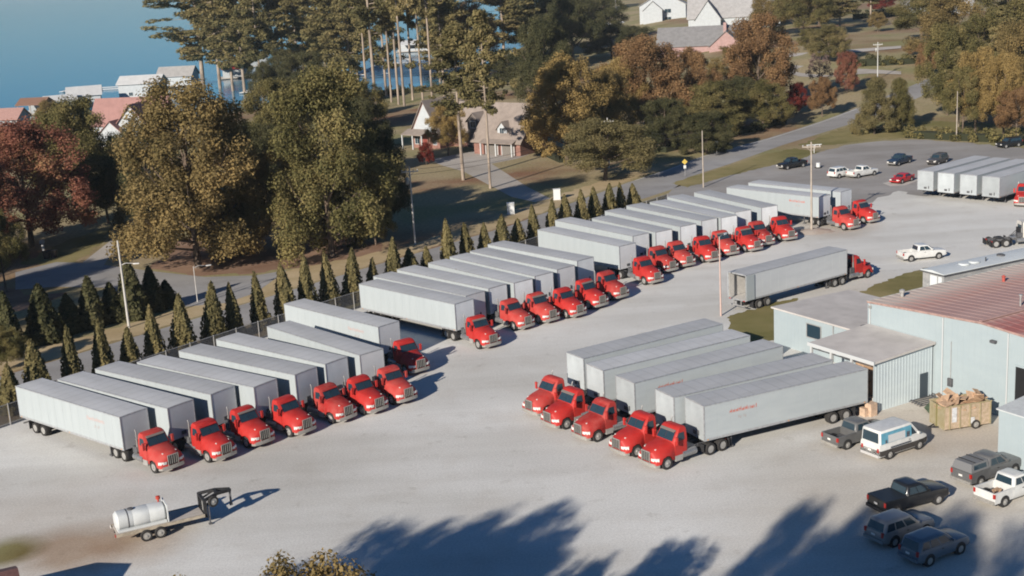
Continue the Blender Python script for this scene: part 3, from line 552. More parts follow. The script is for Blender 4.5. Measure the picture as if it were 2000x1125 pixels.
    bu = MB(); pr = [(x, -y) for x, y in reversed(bp)] + bp[1:]
    bu.loft([[(x, y, .38), (x, y, .68), (x - .07, y, .68), (x - .07, y, .38)] for x, y in pr])
    part('bumper', bu.mesh('bumper', CHROME, smooth=30))
    part('chassis', MB().box(-7.35, -0.25, -.48, -.38, .70, .96).box(-7.35, -0.25, .38, .48, .70, .96).box(-7.35, -7.25, -.48, .48, .72, .95).box(-4.7, -4.55, -.48, .48, .72, .95).box(-1.45, -1.05, -.95, .95, .42, .60).box(-5.85, -5.5, -.95, .95, .42, .62).box(-7.1, -6.75, -.95, .95, .42, .62).box(-3.0, -.4, -.37, .37, .6, 1.1).mesh('chassis', DGREY))
    part('deck_plate', MB().box(-4.6, -3.6, -.60, .60, .965, 1.0).mesh('deck', ALU))
    part('fifth_wheel', MB().prism([(-5.7, -.45), (-5.7, .45), (-6.4, .45), (-6.75, .2), (-6.3, .1), (-6.3, -.1), (-6.75, -.2), (-6.4, -.45)], 1.02, 1.16).mesh('fifth_wheel', BLACK))
    part('air_tanks', MB().tube([(-4.75, .0, .55), (-5.25, .0, .55)], .16, 10).mesh('tanks', DGREY))
    part('hose_rack', MB().box(-3.62, -3.47, -.62, .62, 1.05, 2.15).bar((-3.6, .3, 1.9), (-4.6, .1, 1.15), .05).bar((-3.6, -.3, 1.9), (-4.6, -.1, 1.15), .05).mesh('rack', BLACK))
    st = MB().tube([(-3.62, -.98, .75), (-3.62, -.98, 2.95), (-3.70, -.98, 3.15)], [.06, .06, .05], 10).tube([(-3.62, -.98, 1.3), (-3.62, -.98, 2.3)], .10, 10)
    part('exhaust_stack', st.mesh('stack', M('stack_steel', (0.30, 0.29, 0.28), .4, .5), smooth=40))
    part('exhaust_box', MB().box(-4.2, -3.55, -1.12, -.74, 1.15, 1.7).mesh('box', DGREY))
    for s, (t, rm) in ((-1, (FT, FRM)), (1, (FT2, FRM2))):
        w = part('front_wheel', t, None, (-1.25, s * 1.02, .51)); part('rim', rm, w)
    for s, (t, rm) in ((-1, (DT, DRM)), (1, (DT2, DRM2))):
        for x in (-5.65, -6.93):
            w = part('drive_wheel', t, None, (x, s * .93, .51)); part('rim', rm, w)
        part('quarter_fender', MB().box(-4.95, -4.9, s * .62 if s > 0 else -1.22, 1.22 if s > 0 else s * .62, .45, 1.05).mesh('fender', BLACK))
        part('mud_flap', MB().box(-7.62, -7.59, s * .62 if s > 0 else -1.22, 1.22 if s > 0 else s * .62, .22, .92).mesh('flap', BLACK))
    part('tail_bar', MB().box(-7.42, -7.36, -1.05, -.55, .72, .86).box(-7.42, -7.36, .55, 1.05, .72, .86).mesh('tail_bar', TAIL))
    return P
WHITECAB = M('cab_white', (0.55, 0.53, 0.49), 0.5, var=0.08, scale=2)
TRACTOR = [build_tractor(RED, 0), build_tractor(RED, 1), build_tractor(REDD, 2), build_tractor(REDF, 0), build_tractor(REDF, 1), build_tractor(REDD, 1)]
OLDTRACTOR = build_tractor(WHITECAB, 1)

# ================================================================ box semi-trailers
def build_trailer(L, side=TSIDE, decal=0, nose=None, skirt=False, open_doors=False):
    P = []; zb, zt, w = 1.20, 4.11, 1.30
    def part(name, me, par=None, loc=None): P.append((name, me, par, loc)); return len(P) - 1
    for s in (-1, 1):
        mb = MB(); n = round(L / 1.22)
        for i in range(n):                                       # side skin in panels with narrow posts between
            a, b = -L * i / n, -L * (i + 1) / n
            mb.box(b + 0.012, a - 0.012, s * w - .03, s * w + .03, zb + .18, zt - .10)
        mb.box(-L + 0.01, -0.01, s * w - .022, s * w + .022, zb + .17, zt - .09)
        part('side_wall', mb.mesh('side_wall', side))
        part('bottom_rail', MB().box(-L, 0, s * w - .04, s * w + .04, zb, zb + .18).mesh('rail', RAIL))
        part('top_rail', MB().box(-L, 0, s * w - .035, s * w + .035, zt - .10, zt - 0.005).mesh('rail', RAIL))
    rp = [(-w + .03, zt - .012), (-.7, zt + .012), (0, zt + .02), (.7, zt + .012), (w - .03, zt - .012)]
    part('roof', MB().loft([[(x, y, z) for y, z in rp] + [(x, w - .03, zt - .05), (x, -w + .03, zt - .05)] for x in (-L + .02, -L / 2, -.02)]).mesh('roof', TROOF, smooth=30))
    fr = part('front_wall', MB().box(-.02, .015, -w + .03, w - .03, zb + .02, zt - .03).mesh('front_wall', nose or TNOSE))
    part('corner_post', MB().box(-.05, .03, -w - .045, -w + .05, zb, zt).box(-.05, .03, w - .05, w + .045, zb, zt).box(-.04, .028, -w + .05, w - .05, zt - .09, zt - .004).mesh('post', RAIL), fr)
    part('hose_box', MB().box(.015, .06, -.22, .22, 1.45, 1.75).box(.015, .10, .5, .62, 1.5, 1.9).mesh('box', DGREY), fr)
    part('floor', MB().box(-L + .05, -.05, -w + .06, w - .06, zb - .06, zb + .06).mesh('floor', DGREY))
    part('cross_members', MB().box(-L + .1, -.1, -.5, -.36, zb - .22, zb - .06).box(-L + .1, -.1, .36, .5, zb - .22, zb - .06).mesh('members', BLACK))
    if not open_doors:
        for s in (-1, 1):
            d = part('rear_door', MB().box(-L - .035, -L + .02, min(s * .02, s * (w - .05)), max(s * .02, s * (w - .05)), zb + .06, zt - .12).mesh('door', TSIDE))
            part('lock_rod', MB().bar((-L - .06, s * .35, zb + .1), (-L - .06, s * .35, zt - .2), .04).bar((-L - .06, s * .8, zb + .1), (-L - .06, s * .8, zt - .2), .04).mesh('rod', GALV), d)
    else:
        for s in (-1, 1):
            part('rear_door', MB().box(-L + .0, -L + 1.2, s * (w + .10) - .025, s * (w + .10) + .025, zb + .06, zt - .12).mesh('door', TSIDE))
        part('inner_lining', MB().box(-L * .5, -L * .5 + .05, -w + .08, w - .08, zb + .1, zt - .1).box(-L + .05, -L * .5, -w + .035, -w + .07, zb + .1, zt - .1).box(-L + .05, -L * .5, w - .07, w - .035, zb + .1, zt - .1).box(-L + .04, -L * .5, -w + .08, w - .08, zb + .062, zb + .075).mesh('lining', M('lining_ply', (0.55, 0.53, 0.50), 0.8, var=0.08)))
    part('rear_frame', MB().box(-L - .03, -L + .04, -w - .042, -w + .04, zb, zt).box(-L - .03, -L + .04, w - .04, w + .042, zb, zt).box(-L - .028, -L + .04, -w + .04, w - .04, zt - .12, zt - .002).box(-L - .05, -L + .04, -w + .04, w - .04, zb - .05, zb + .05).mesh('frame', RAIL))
    part('rear_guard', MB().box(-L - .02, -L + .08, -1.15, 1.15, .50, .62).box(-L, -L + .06, -.6, -.5, .62, zb - .06).box(-L, -L + .06, .5, .6, .62, zb - .06).mesh('guard', GALV))
    part('tail_lights', MB().box(-L - .07, -L - .05, -1.2, -.9, zb - .04, zb + .04).box(-L - .07, -L - .05, .9, 1.2, zb - .04, zb + .04).mesh('lights', TAIL))
    for s in (-1, 1):
        lg = MB().box(-2.85, -2.72, s * .78 - .06, s * .78 + .06, .18, zb - .06).box(-2.95, -2.62, s * .78 - .13, s * .78 + .13, .012, .18).bar((-2.78, s * .78, 1.0), (-3.7, s * .45, zb - .1), .05)
        part('landing_leg', lg.mesh('leg', DGREY))
    part('leg_brace', MB().bar((-2.78, -.72, .75), (-2.78, .72, .75), .07).mesh('brace', DGREY))
    part('bogie', MB().box(-L + 1.2, -L + 4.4, -.55, -.42, .78, zb - .23).box(-L + 1.2, -L + 4.4, .42, .55, .78, zb - .23).box(-L + 2.0, -L + 2.2, -.95, .95, .42, .58).box(-L + 3.3, -L + 3.5, -.95, .95, .42, .58).mesh('bogie', BLACK))
    for s, (t, rm) in ((-1, (DT, DRM)), (1, (DT2, DRM2))):
        for x in (-L + 2.1, -L + 3.4):
            k = part('wheel', t, None, (x, s * .95, .51)); part('rim', rm, k)
        part('mud_flap', MB().box(-L + 1.15, -L + 1.18, s * .66 if s > 0 else -1.24, 1.24 if s > 0 else s * .66, .25, 1.0).mesh('flap', BLACK))
    for x in [-.3, -L / 2, -L + .3]:
        part('side_marker', MB().box(x - .06, x + .06, -w - .05, -w - .041, zb + .05, zb + .12).box(x - .06, x + .06, w + .041, w + .05, zb + .05, zb + .12).mesh('marker', AMBER))
    if decal:
        # worn name in red along the upper front side with a small emblem under it; too faded in the photograph to read
        rr = random.Random(decal); le = MB(); em = MB()
        for s in (-1, 1):
            x = -4.9 if s > 0 else -2.5
            y = s * (w + 0.034)
            def stroke(mb, xx, z0, z1, ww):
                q = [(xx, y, z0), (xx + ww, y, z0), (xx + ww + .05 * 0, y, z1), (xx, y, z1)]
                mb.quad(*(q[::-1] if s > 0 else q))
            xs = -4.9
            for k in range(9):
                hgt = (.34, .26, .26, .34, .26, .36, .28, .26, .30)[k]; z0 = 3.05
                stroke(le, xs, z0, z0 + hgt, .07); stroke(le, xs + .07, z0 + (hgt - .07) * rr.random(), z0 + hgt * .45 + .07, .10); stroke(le, xs + .17, z0, z0 + hgt * (.6 + .4 * rr.random()), .06)
                xs += .29
            for k in range(5):
                stroke(em, -3.9 + .16 * k, 2.45 + .07 * (k % 3), 2.62 + .05 * ((k + 1) % 3), .10)
        part('lettering', le.mesh('lettering', M('faded_red_lettering', (0.46, 0.16, 0.13), 0.6) if decal == 1 else M('faded_pink_lettering', (0.46, 0.34, 0.32), 0.6)))
        part('emblem', em.mesh('emblem', M('faded_emblem', (0.36, 0.33, 0.32), 0.6)))
    return P
L0 = 15.9
WNOSE = M('trailer_white_nose', (0.70, 0.72, 0.73), 0.5, rgb2=(0.80, 0.82, 0.83), scale=0.7, rnd=0.12)  # row noses lightened to offset grazing sun; dock noses keep the darker skin
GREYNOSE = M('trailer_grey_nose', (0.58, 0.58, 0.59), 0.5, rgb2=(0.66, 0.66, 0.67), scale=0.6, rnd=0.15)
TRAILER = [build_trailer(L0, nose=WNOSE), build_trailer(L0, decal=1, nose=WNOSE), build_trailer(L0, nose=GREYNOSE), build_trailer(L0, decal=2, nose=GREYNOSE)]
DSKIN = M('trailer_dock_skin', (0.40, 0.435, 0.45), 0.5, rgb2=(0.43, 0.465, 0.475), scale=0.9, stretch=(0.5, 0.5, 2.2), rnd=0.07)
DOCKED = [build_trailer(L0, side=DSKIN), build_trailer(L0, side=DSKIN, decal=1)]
SHORT = build_trailer(13.4, nose=WNOSE)
OPENT = build_trailer(16.1, open_doors=True, side=M('trailer_pale_skin', (0.50, 0.52, 0.535), 0.5, rgb2=(0.54, 0.56, 0.57), scale=0.9, stretch=(0.5, 0.5, 2.2)))

# trailers of the fence row: nose x, nose y, heading, kind; then the tractor's bumper and heading
ROW = [(-31.53, 102.70, -40.6, 3, -27.77, 99.27, -44), (-28.04, 104.27, -39.5, 2, -23.83, 100.94, -43), (-25.13, 107.31, -37.6, 2, -21.17, 103.75, -43), (-21.71, 108.59, -38.0, 2, -17.94, 105.86, -42),
       (-18.60, 111.44, -38.5, 2, -14.72, 108.62, -42), (-16.21, 114.07, -41.5, 0, -12.18, 110.26, -47), (-13.22, 116.12, -49.0, 2, -9.75, 112.55, -49), (-12.35, 125.45, -46.3, 3, -9.11, 121.11, -54),
       (-5.06, 132.55, -46.3, 0, -2.14, 128.25, -54), (-3.92, 135.67, -47.3, 2, None, 0, 0), (-1.55, 138.24, -48.0, 0, 1.56, 134.44, -48), (1.26, 140.02, -51.5, 0, 4.27, 136.40, -52),
       (3.62, 142.55, -52.0, 0, 7.29, 137.90, -51), (6.21, 145.17, -51.0, 2, 9.99, 141.26, -50), (8.67, 148.83, -49.5, 0, 12.6, 144.5, -51),
       (14.18, 155.20, -54.0, 2, 17.21, 150.53, -57), (16.38, 160.55, -55.5, 0, 19.70, 155.80, -56), (19.42, 162.0, -58.0, 9, 22.05, 157.9, -60), (22.85, 164.49, -58.0, 0, 25.46, 159.82, -64),
       (25.98, 167.35, -58.5, 0, 28.25, 162.57, -64), (28.74, 168.51, -61.5, 0, 31.62, 164.20, -62), (31.14, 171.6, -63.5, 0, 33.66, 167.0, -66), (35.06, 173.60, -64.5, 0, 37.1, 169.2, -67),
       (43.73, 178.77, -48.0, 1, 46.85, 173.9, -57), (47.48, 181.73, -48.0, 0, 50.46, 177.4, -58)]
CL = [('near', 0, 8), ('middle', 8, 15), ('far', 15, 23), ('end pair', 23, 25)]
for nm, a, b in CL:
    kt = 0
    for i in range(a, b):
        x, y, hd, kind, tx, ty, th = ROW[i]; where = f'in the {nm} cluster of the fence row' if nm != 'end pair' else 'in the pair ending the fence row'
        look = 'grey-nosed white box trailer' if kind in (2, 3) else 'white box trailer'
        lab = f'{look}, {ORD[i - a]} from the left {where}'
        if i == 9: lab = 'white box trailer standing without a tractor in the middle cluster of the fence row'
        if kind == 9: lab = 'shorter white box trailer half hidden ' + where
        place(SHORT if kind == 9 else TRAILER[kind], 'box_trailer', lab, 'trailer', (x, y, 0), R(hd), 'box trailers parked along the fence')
        if tx is not None:
            lab = f'red day-cab tractor, {ORD[kt]} from the left {where}'; kt += 1
            if i == 7: lab = 'red day-cab tractor standing in deep shadow at the right of the near cluster'
            place(TRACTOR[(3, 1, 0, 1, 5, 1, 4, 1, 0, 1, 4, 3, 1, 0, 5, 1, 2, 4, 1, 3, 0, 2, 1, 4, 0)[i]], 'tractor', lab, 'truck', (tx, ty, 0), R(th), 'red tractors coupled along the fence')
MID = [(5.17, 111.22, -148.6, 0, 0.75, 107.2, -143), (6.64, 107.53, -150.8, 0, 2.2, 103.9, -145), (8.86, 103.71, -150.4, 1, 4.55, 100.6, -146), (11.61, 99.64, -153.8, 0, 7.3, 96.8, -146), (13.62, 97.17, -155.3, 1, 9.3, 93.9, -146)]
for i, (x, y, hd, kind, tx, ty, th) in enumerate(MID):
    far = 'farthest nearest'.split()
    w1 = ['the one farthest from the camera', 'second from the far end', 'the middle one', 'fourth from the far end', 'the one nearest the camera'][i]
    place(DOCKED[kind], 'box_trailer', f'white box trailer backed to the dock side, {w1} of five', 'trailer', (x, y, 0), R(hd), 'box trailers at the loading dock')
    place(TRACTOR[(4, 0, 5, 1, 0)[i]], 'tractor', f'red tractor facing away from the dock, {w1} of five', 'truck', (tx, ty, 0), R(th), 'red tractors at the loading dock')
# the rig standing in the lane with its trailer doors open
place(OPENT, 'box_trailer', 'grey-white box trailer with open rear doors standing alone in the lane', 'trailer', (37.4, 146.7, 0), R(34.9))
place(TRACTOR[0], 'tractor', 'red tractor pulling the open-door trailer in the lane', 'truck', (41.6, 149.6, 0), R(34.5))
# four dropped trailers in the far lot, noses towards the yard
RT = [(62.34, 193.36), (64.47, 190.62), (66.88, 188.06), (69.15, 185.37)]
for i, p in enumerate(RT):
    place(DOCKED[0], 'box_trailer', f'white box trailer in the far parking lot, {ORD[i]} from the left of four', 'trailer', (p[0], p[1], 0), R(-139.5), 'box trailers dropped in the far lot')
place(TRAILER[2], 'box_trailer', 'white box trailer cut by the right edge behind the red tractor', 'trailer', (78.2, 187.0, 0), R(-140))
p = (71.31, 182.61)
place(TRACTOR[1], 'tractor', 'red tractor cut by the right edge beside the dropped trailers', 'truck', (p[0] + 1.1, p[1] - 0.5, 0), R(-118))
place(OLDTRACTOR, 'tractor', 'dusty white bobtail tractor at the right edge by the office trailer', 'truck', (67.0, 160.6, 0), R(4))

# ================================================================ cars, pickups, van
CT, CRM = wheel_mesh(0.37, 0.24, 0.235, 0.03, 'car'); CT2, CRM2 = flip_y(CT, 'car_tyre_l'), flip_y(CRM, 'car_rim_l')
def car_paint(name, rgb, rough=0.32): return M('paint_' + name, rgb, rough, var=0.06, scale=2, coat=0.3)
def build_car(kind, paint, W=0.93, glass=GLASS, bedcover=None, lower=None, topper=None, load=False):
    """x forward, origin on the ground at the middle of the wheelbase."""
    P = []
    def part(name, me, par=None, loc=None): P.append((name, me, par, loc)); return len(P) - 1
    spec = {  # stations (x, half width scale, bottom, top), greenhouse (x0 rear belt, x1 front belt, x0 rear roof, x1 front roof, belt z, roof z), axles
        'pickup': ([(2.78, .80, .48, .86), (2.70, .92, .40, 1.02), (2.35, .97, .36, 1.10), (1.2, 1.0, .34, 1.18), (0.9, 1.0, .34, 1.20), (-0.98, 1.0, .34, 1.22)], (-0.96, 1.22, -0.80, 0.42, 1.19, 1.86), (1.75, -1.85)),
        'suv': ([(2.32, .80, .46, .80), (2.22, .93, .38, .98), (1.9, .98, .34, 1.06), (0.85, 1.0, .32, 1.13), (-2.0, 1.0, .34, 1.15), (-2.30, .95, .42, 1.12), (-2.36, .88, .5, .95)], (-2.26, 1.02, -1.98, 0.22, 1.10, 1.78), (1.40, -1.40)),
        'sedan': ([(2.35, .74, .40, .62), (2.25, .90, .32, .76), (1.85, .97, .28, .86), (0.85, 1.0, .26, .94), (-1.3, 1.0, .27, .97), (-2.1, .96, .32, .96), (-2.34, .88, .42, .84)], (-1.75, 1.02, -1.0, 0.20, .93, 1.44), (1.38, -1.36)),
        'van': ([(2.55, .78, .45, .85), (2.45, .93, .36, 1.08), (2.1, .98, .32, 1.22), (1.5, 1.0, .30, 1.36), (-2.5, 1.0, .32, 1.40), (-2.62, .97, .36, 1.40)], (-2.60, 1.80, -2.54, 0.78, 1.32, 2.42), (1.62, -1.55)),
    }[kind]
    st, (gx0, gx1, rx0, rx1, bz, rz), axles = spec
    rings = []
    for x, k, z0, z1 in st:
        w = W * k; h = z1 - z0
        half = [(0, z1 + .02), (w * .80, z1), (w * .95, z1 - .06 * min(1, h)), (w, z1 - .28 * h), (w * 1.005, z0 + .42 * h), (w * .985, z0 + .12 * h), (w * .92, z0), (0, z0)]
        rings.append([(x, y, z) for y, z in half] + [(x, -y, z) for y, z in reversed(half[1:-1])])
    body = part('body', MB().loft(rings).mesh('body', paint, smooth=42))
    if lower:
        part('lower_cladding', MB().loft([[(x, y * 1.012, z) for x, y, z in ((r[0], W * k, z0 + .10), (r[0], W * k * 1.006, z0 + (.36 if kind != 'van' else .52)), (r[0], -W * k * 1.006, z0 + (.36 if kind != 'van' else .52)), (r[0], -W * k, z0 + .10))] for r, (x_, k, z0, z1) in zip([(s_[0],) for s_ in st], st)]).mesh('cladding', lower), body)
    gw0, gw1 = W * (.93 if kind != 'van' else .985), W * (.74 if kind in ('sedan',) else .80 if kind != 'van' else .92)
    def ring(x0, x1, w, z, c=.10): return [(x1 - c, w, z), (x1, w - c * 1.5, z), (x1 + .04, 0, z), (x1, -w + c * 1.5, z), (x1 - c, -w, z), (x0 + c, -w, z), (x0, -w + c, z), (x0, w - c, z), (x0 + c, w, z)]
    def lerp(t): return (gx0 + (rx0 - gx0) * t, gx1 + (rx1 - gx1) * t, gw0 + (gw1 - gw0) * t, bz + (rz - bz) * t)
    a0 = lerp(0); a1 = lerp(.86); a2 = lerp(.97)
    gh = [ring(*a0), ring(*a1), ring(a2[0] + .06, a2[1] - .08, a2[2] - .05, a2[3]), ring(a2[0] + .3, a2[1] - .3, a2[2] - .3, rz)]
    cab = part('cabin', MB().loft([list(reversed(r)) for r in gh]).mesh('cabin', paint, smooth=40))
    def on_side(x, t, s):        # a point on the cabin side, x given at belt..roof blend
        return (x, s * (gw0 + (gw1 - gw0) * t + .012), bz + (rz - bz) * t)
    t0, t1 = .10, .80
    def xs(f, t): a, b, _, _ = lerp(t); return a + .12 + (b - a - .30) * f
    cuts = {'pickup': [(.06, .46), (.50, .90)], 'suv': [(.03, .28), (.32, .60), (.64, .93)], 'sedan': [(.08, .48), (.52, .93)], 'van': [(.76, .95)]}[kind]
    for s in (-1, 1):
        for f0, f1 in cuts:
            q = [on_side(xs(f0, t0), t0, s), on_side(xs(f1, t0), t0, s), on_side(xs(f1, t1) , t1, s), on_side(xs(f0, t1), t1, s)]
            part('side_window', MB().quad(*(q if s < 0 else q[::-1])).mesh('window', glass), cab)
    for front in (1, 0):
        q = []
        for t, sg in ((t0, -1), (t0, 1), (t1, 1), (t1, -1)):
            a, b, w, z = lerp(t); x = (b + .03) if front else (a - .012); q.append((x + (0.02 if front else 0), sg * (w - .17), z))
        part('windshield' if front else 'rear_window', MB().quad(*(q if front else q[::-1])).mesh('screen', glass), cab)
    if kind == 'pickup':
        x0, x1, zf, zs = -2.82, -0.98, .62, 1.18
        bed = MB()
        for s in (-1, 1): bed.box(x0, x1, min(s * W * .99, s * (W - .11)), max(s * W * .99, s * (W - .11)), .40, zs)
        bed.box(x0, x1, -W + .11, W - .11, .40, zf)
        bd = part('bed', bed.mesh('bed', paint))
        part('tailgate', MB().box(x0 - .02, x0 + .06, -W + .112, W - .112, .62, zs - .012).mesh('tailgate', paint), bd)
        part('rear_bumper', MB().box(x0 - .14, x0 - .01, -W * .97, W * .97, .36, .58).mesh('bumper', CHROME if not bedcover else BLACK), bd)
        part('bed_liner', MB().box(x0 + .07, x1 - .02, -W + .118, W - .118, zf + .002, zf + .02).mesh('liner', DGREY), bd)
        if bedcover: part('bed_cover', MB().box(x0 + .0, x1 + .02, -W + .03, W - .03, zs + .003, zs + .05).mesh('cover', bedcover), bd)
        if topper:
            tr_ = [[(x, w_, z) for x, w_, z in ((-.98, W * .95, zs + .01), (-.98, -W * .95, zs + .01), (x0 + .02, -W * .95, zs + .01), (x0 + .02, W * .95, zs + .01))], [(-1.0, W * .80, 1.80), (-1.0, -W * .80, 1.80), (x0 + .18, -W * .80, 1.78), (x0 + .18, W * .80, 1.78)]]
            tp = part('topper', MB().loft(tr_).mesh('topper', topper), bd)
            part('topper_window', MB().quad((-1.2, -W * .925, zs + .16), (-2.5, -W * .925, zs + .16), (-2.45, -W * .845, 1.66), (-1.2, -W * .845, 1.66)).mesh('window', glass), tp)
            part('roof_rack', MB().box(-1.5, -1.44, -W * .8, W * .8, 1.82, 1.86).box(-2.3, -2.24, -W * .8, W * .8, 1.82, 1.86).mesh('rack', BLACK), tp)
        if load:
            rl = random.Random(4); lm = MB()
            for k in range(9):
                cx, cy, s_ = rl.uniform(-2.5, -1.3), rl.uniform(-.5, .5), rl.uniform(.12, .3); lm.bar((cx - s_, cy, zf + .1 + rl.random() * .15), (cx + s_, cy + rl.uniform(-.3, .3), zf + .12 + rl.random() * .2), .12)
            part('bed_load', lm.mesh('load', CARD), bd)
        tail_x = x0 - .03
    else:
        tail_x = st[-1][0] - .01
        part('rear_bumper', MB().box(tail_x - .08, tail_x + .12, -W * .9, W * .9, st[-1][2] - .05, st[-1][2] + .16).mesh('bumper', paint if kind != 'van' else M('worn_bumper', (0.45, 0.44, 0.43), .6)), body)
    tz0 = {'pickup': .80, 'suv': .85, 'sedan': .72, 'van': .72}[kind]
    for s in (-1, 1):
        yy = s * W * (.90 if kind == 'pickup' else .80)
        part('tail_light', MB().box(tail_x - .02, tail_x + .09, yy - .085, yy + .085, tz0, tz0 + (.32 if kind != 'van' else .3)).mesh('tail', TAIL), body)
        fx = st[0][0]
        part('headlight', MB().box(fx - .22, fx + .015, s * W * .66 - .17, s * W * .66 + .17, st[0][2] + .20, st[0][2] + .36).mesh('headlight', LAMP), body)
        part('mirror', MB().box(gx1 - .42, gx1 - .28, s * (W + .02) - .10, s * (W + .02) + .12 * (1 if s > 0 else 1), bz + .05, bz + .22).mesh('mirror', paint), cab)
        part('door_handle', MB().box(gx1 - 1.35, gx1 - 1.2, s * W * 1.01 - .02, s * W * 1.01 + .02, bz - .22, bz - .18).mesh('handle', BLACK), body)
    part('front_bumper', MB().box(st[0][0] - .12, st[0][0] + .07, -W * .86, W * .86, st[0][2] - .02, st[0][2] + .15).mesh('bumper', CHROME if kind == 'pickup' else paint), body)
    part('grille', MB().box(st[0][0] - .05, st[0][0] + .03, -W * .44, W * .44, st[0][2] + .17, st[0][2] + .38).mesh('grille', BLACK), body)
    part('license_plate', MB().box(tail_x - .06, tail_x - .045, -.16, .16, tz0 - .02, tz0 + .12).mesh('plate', LAMP), body)
    for ax in axles:
        for s, (t, rm) in ((-1, (CT, CRM)), (1, (CT2, CRM2))):
            part('wheel_arch', MB().lathe_y([(.45, -.16), (.45, .16)], (ax, s * (W - .150), .40), 16).mesh('arch', BLACK), body)
            k = part('wheel', t, None, (ax, s * (W - .09), .37)); part('rim', rm, k)
    return P
def car(kind, paint, label, cat, pos, hd, group=None, **kw):
    return place(build_car(kind, paint, **kw), {'pickup': 'pickup_truck', 'suv': 'suv', 'sedan': 'sedan', 'van': 'cargo_van'}[kind], label, cat, (pos[0], pos[1], 0), R(hd), group)
def off(p, hd, f, s): c, d = math.cos(R(hd)), math.sin(R(hd)); return (p[0] + c * f - d * s, p[1] + d * f + c * s)
SILV = car_paint('silver', (0.22, 0.22, 0.22)); WHT = car_paint('white', (0.60, 0.60, 0.58)); BLK = car_paint('black', (0.014, 0.015, 0.017), .28)
GRY = car_paint('grey', (0.115, 0.115, 0.115)); BLU = car_paint('blue_grey', (0.12, 0.15, 0.18)); NAVY = car_paint('navy', (0.02, 0.035, 0.06)); CRED = car_paint('red', (0.42, 0.02, 0.02))
near = 'vehicles parked beside the warehouse'; far = 'vehicles in the far parking lot'
# near side wheels are on the camera side: the middle lies half a track further in
car('van', WHT, 'white cargo van with blue wrapped side and black lower panels', 'van', off((29.0, 94.0), 30.4, 0.0, 0.88), 30.4, near, W=1.0, lower=M('black_cladding', (0.05, 0.045, 0.042), .6))
car('pickup', GRY, 'grey pickup with an empty bed beside the cargo van', 'pickup', off((25.14, 95.58), 28.5, 1.85, 0.9), 28.5, near)
car('pickup', BLK, 'black pickup with a flat bed cover among the parked cars', 'pickup', off((28.52, 84.51), 24, -1.75, 0.92), 24, near, W=0.98, bedcover=M('bed_cover_vinyl', (0.018, 0.022, 0.028), .45))
car('suv', SILV, 'silver suv in the tree shadow behind the black pickup', 'suv', off((24.9, 79.0), 29.5, 0, 0.9), 29.5, near)
car('suv', BLU, 'blue-grey hatchback, lowest of the parked cars in the tree shadow', 'car', off((26.2, 76.1), 30.5, 0, 0.86), 30.5, near, W=.90)
car('pickup', GRY, 'grey pickup with a bed topper against the white shed', 'pickup', off((32.40, 87.11), 30, 1.85, 0.9), 30, near, topper=M('topper_grey', (0.17, 0.17, 0.172), .45))
car('pickup', WHT, 'white pickup with scrap in its bed at the right edge', 'pickup', off((32.73, 83.45), 29, 1.85, 0.9), 29, near, load=True)
car('pickup', BLK, 'black pickup near the grass island by the road', 'pickup', off((50.2, 227.0), -150, 0, -.6), -150, far)
car('suv', WHT, 'white suv, left of the two white vehicles in the far lot', 'suv', off((55.88, 215.41), 33, 0, 0.6), 33, far)
car('pickup', WHT, 'white pickup, right of the two white vehicles in the far lot', 'pickup', off((59.24, 214.69), 30, 0, 0.6), 30, far)
car('pickup', NAVY, 'dark blue pickup facing the yard in the far lot', 'pickup', off((68.3, 224.3), -136, 0, -.6), -136, far)
car('suv', car_paint('dark_grey', (0.07, 0.065, 0.062)), 'dark grey suv behind the dropped trailers in the far lot', 'suv', off((74.3, 222.5), -135, 0, -.6), -135, far)
car('sedan', CRED, 'small red sports car left of the dropped trailers', 'car', off((63.6, 207.3), -138, 0, -.6), -138, far)
car('suv', BLK, 'black suv at the far right edge below the woods', 'suv', off((91.33, 235.59), -160, 0, -.6), -160, far)
car('pickup', WHT, 'white pickup parked alone beside the office trailer', 'pickup', off((50.1, 154.9), 10, 0, 0.9), 10, None)
# printed wrap on the van: blue panel, white field, dark figures (flat print)
def van_wrap():
    P = []; v = [o for o in bpy.data.objects if o.name.startswith('cargo_van')][0]
    def y(z): return -(0.985 - (z - 1.32) / 1.10 * 0.065) * 1.0 - .018 if z > 1.32 else -1.014
    def q(x0, x1, z0, z1, e): return [(x0, y(z0) - e, z0), (x1, y(z0) - e, z0), (x1, y(z1) - e, z1), (x0, y(z1) - e, z1)]
    mb = MB(); mb.quad(*q(-2.48, 0.72, 1.36, 2.22, 0), mi=0); mb.quad(*q(-1.75, 0.05, 1.38, 1.96, .004), mi=1); mb.quad(*q(-2.05, -1.85, 1.37, 1.62, .004), mi=2); mb.quad(*q(0.2, 0.55, 1.38, 1.80, .004), mi=2); mb.quad(*q(-1.5, 0.7, .86, 1.0, .002), mi=2)
    ob('wrap_print', mb.mesh('wrap', [M('wrap_blue', (0.12, 0.33, 0.44), .4, var=.15, scale=2), M('wrap_white', (0.56, 0.57, 0.57), .4), M('wrap_dark', (0.08, 0.09, 0.11), .5, var=.5, scale=9)]), v)
van_wrap()

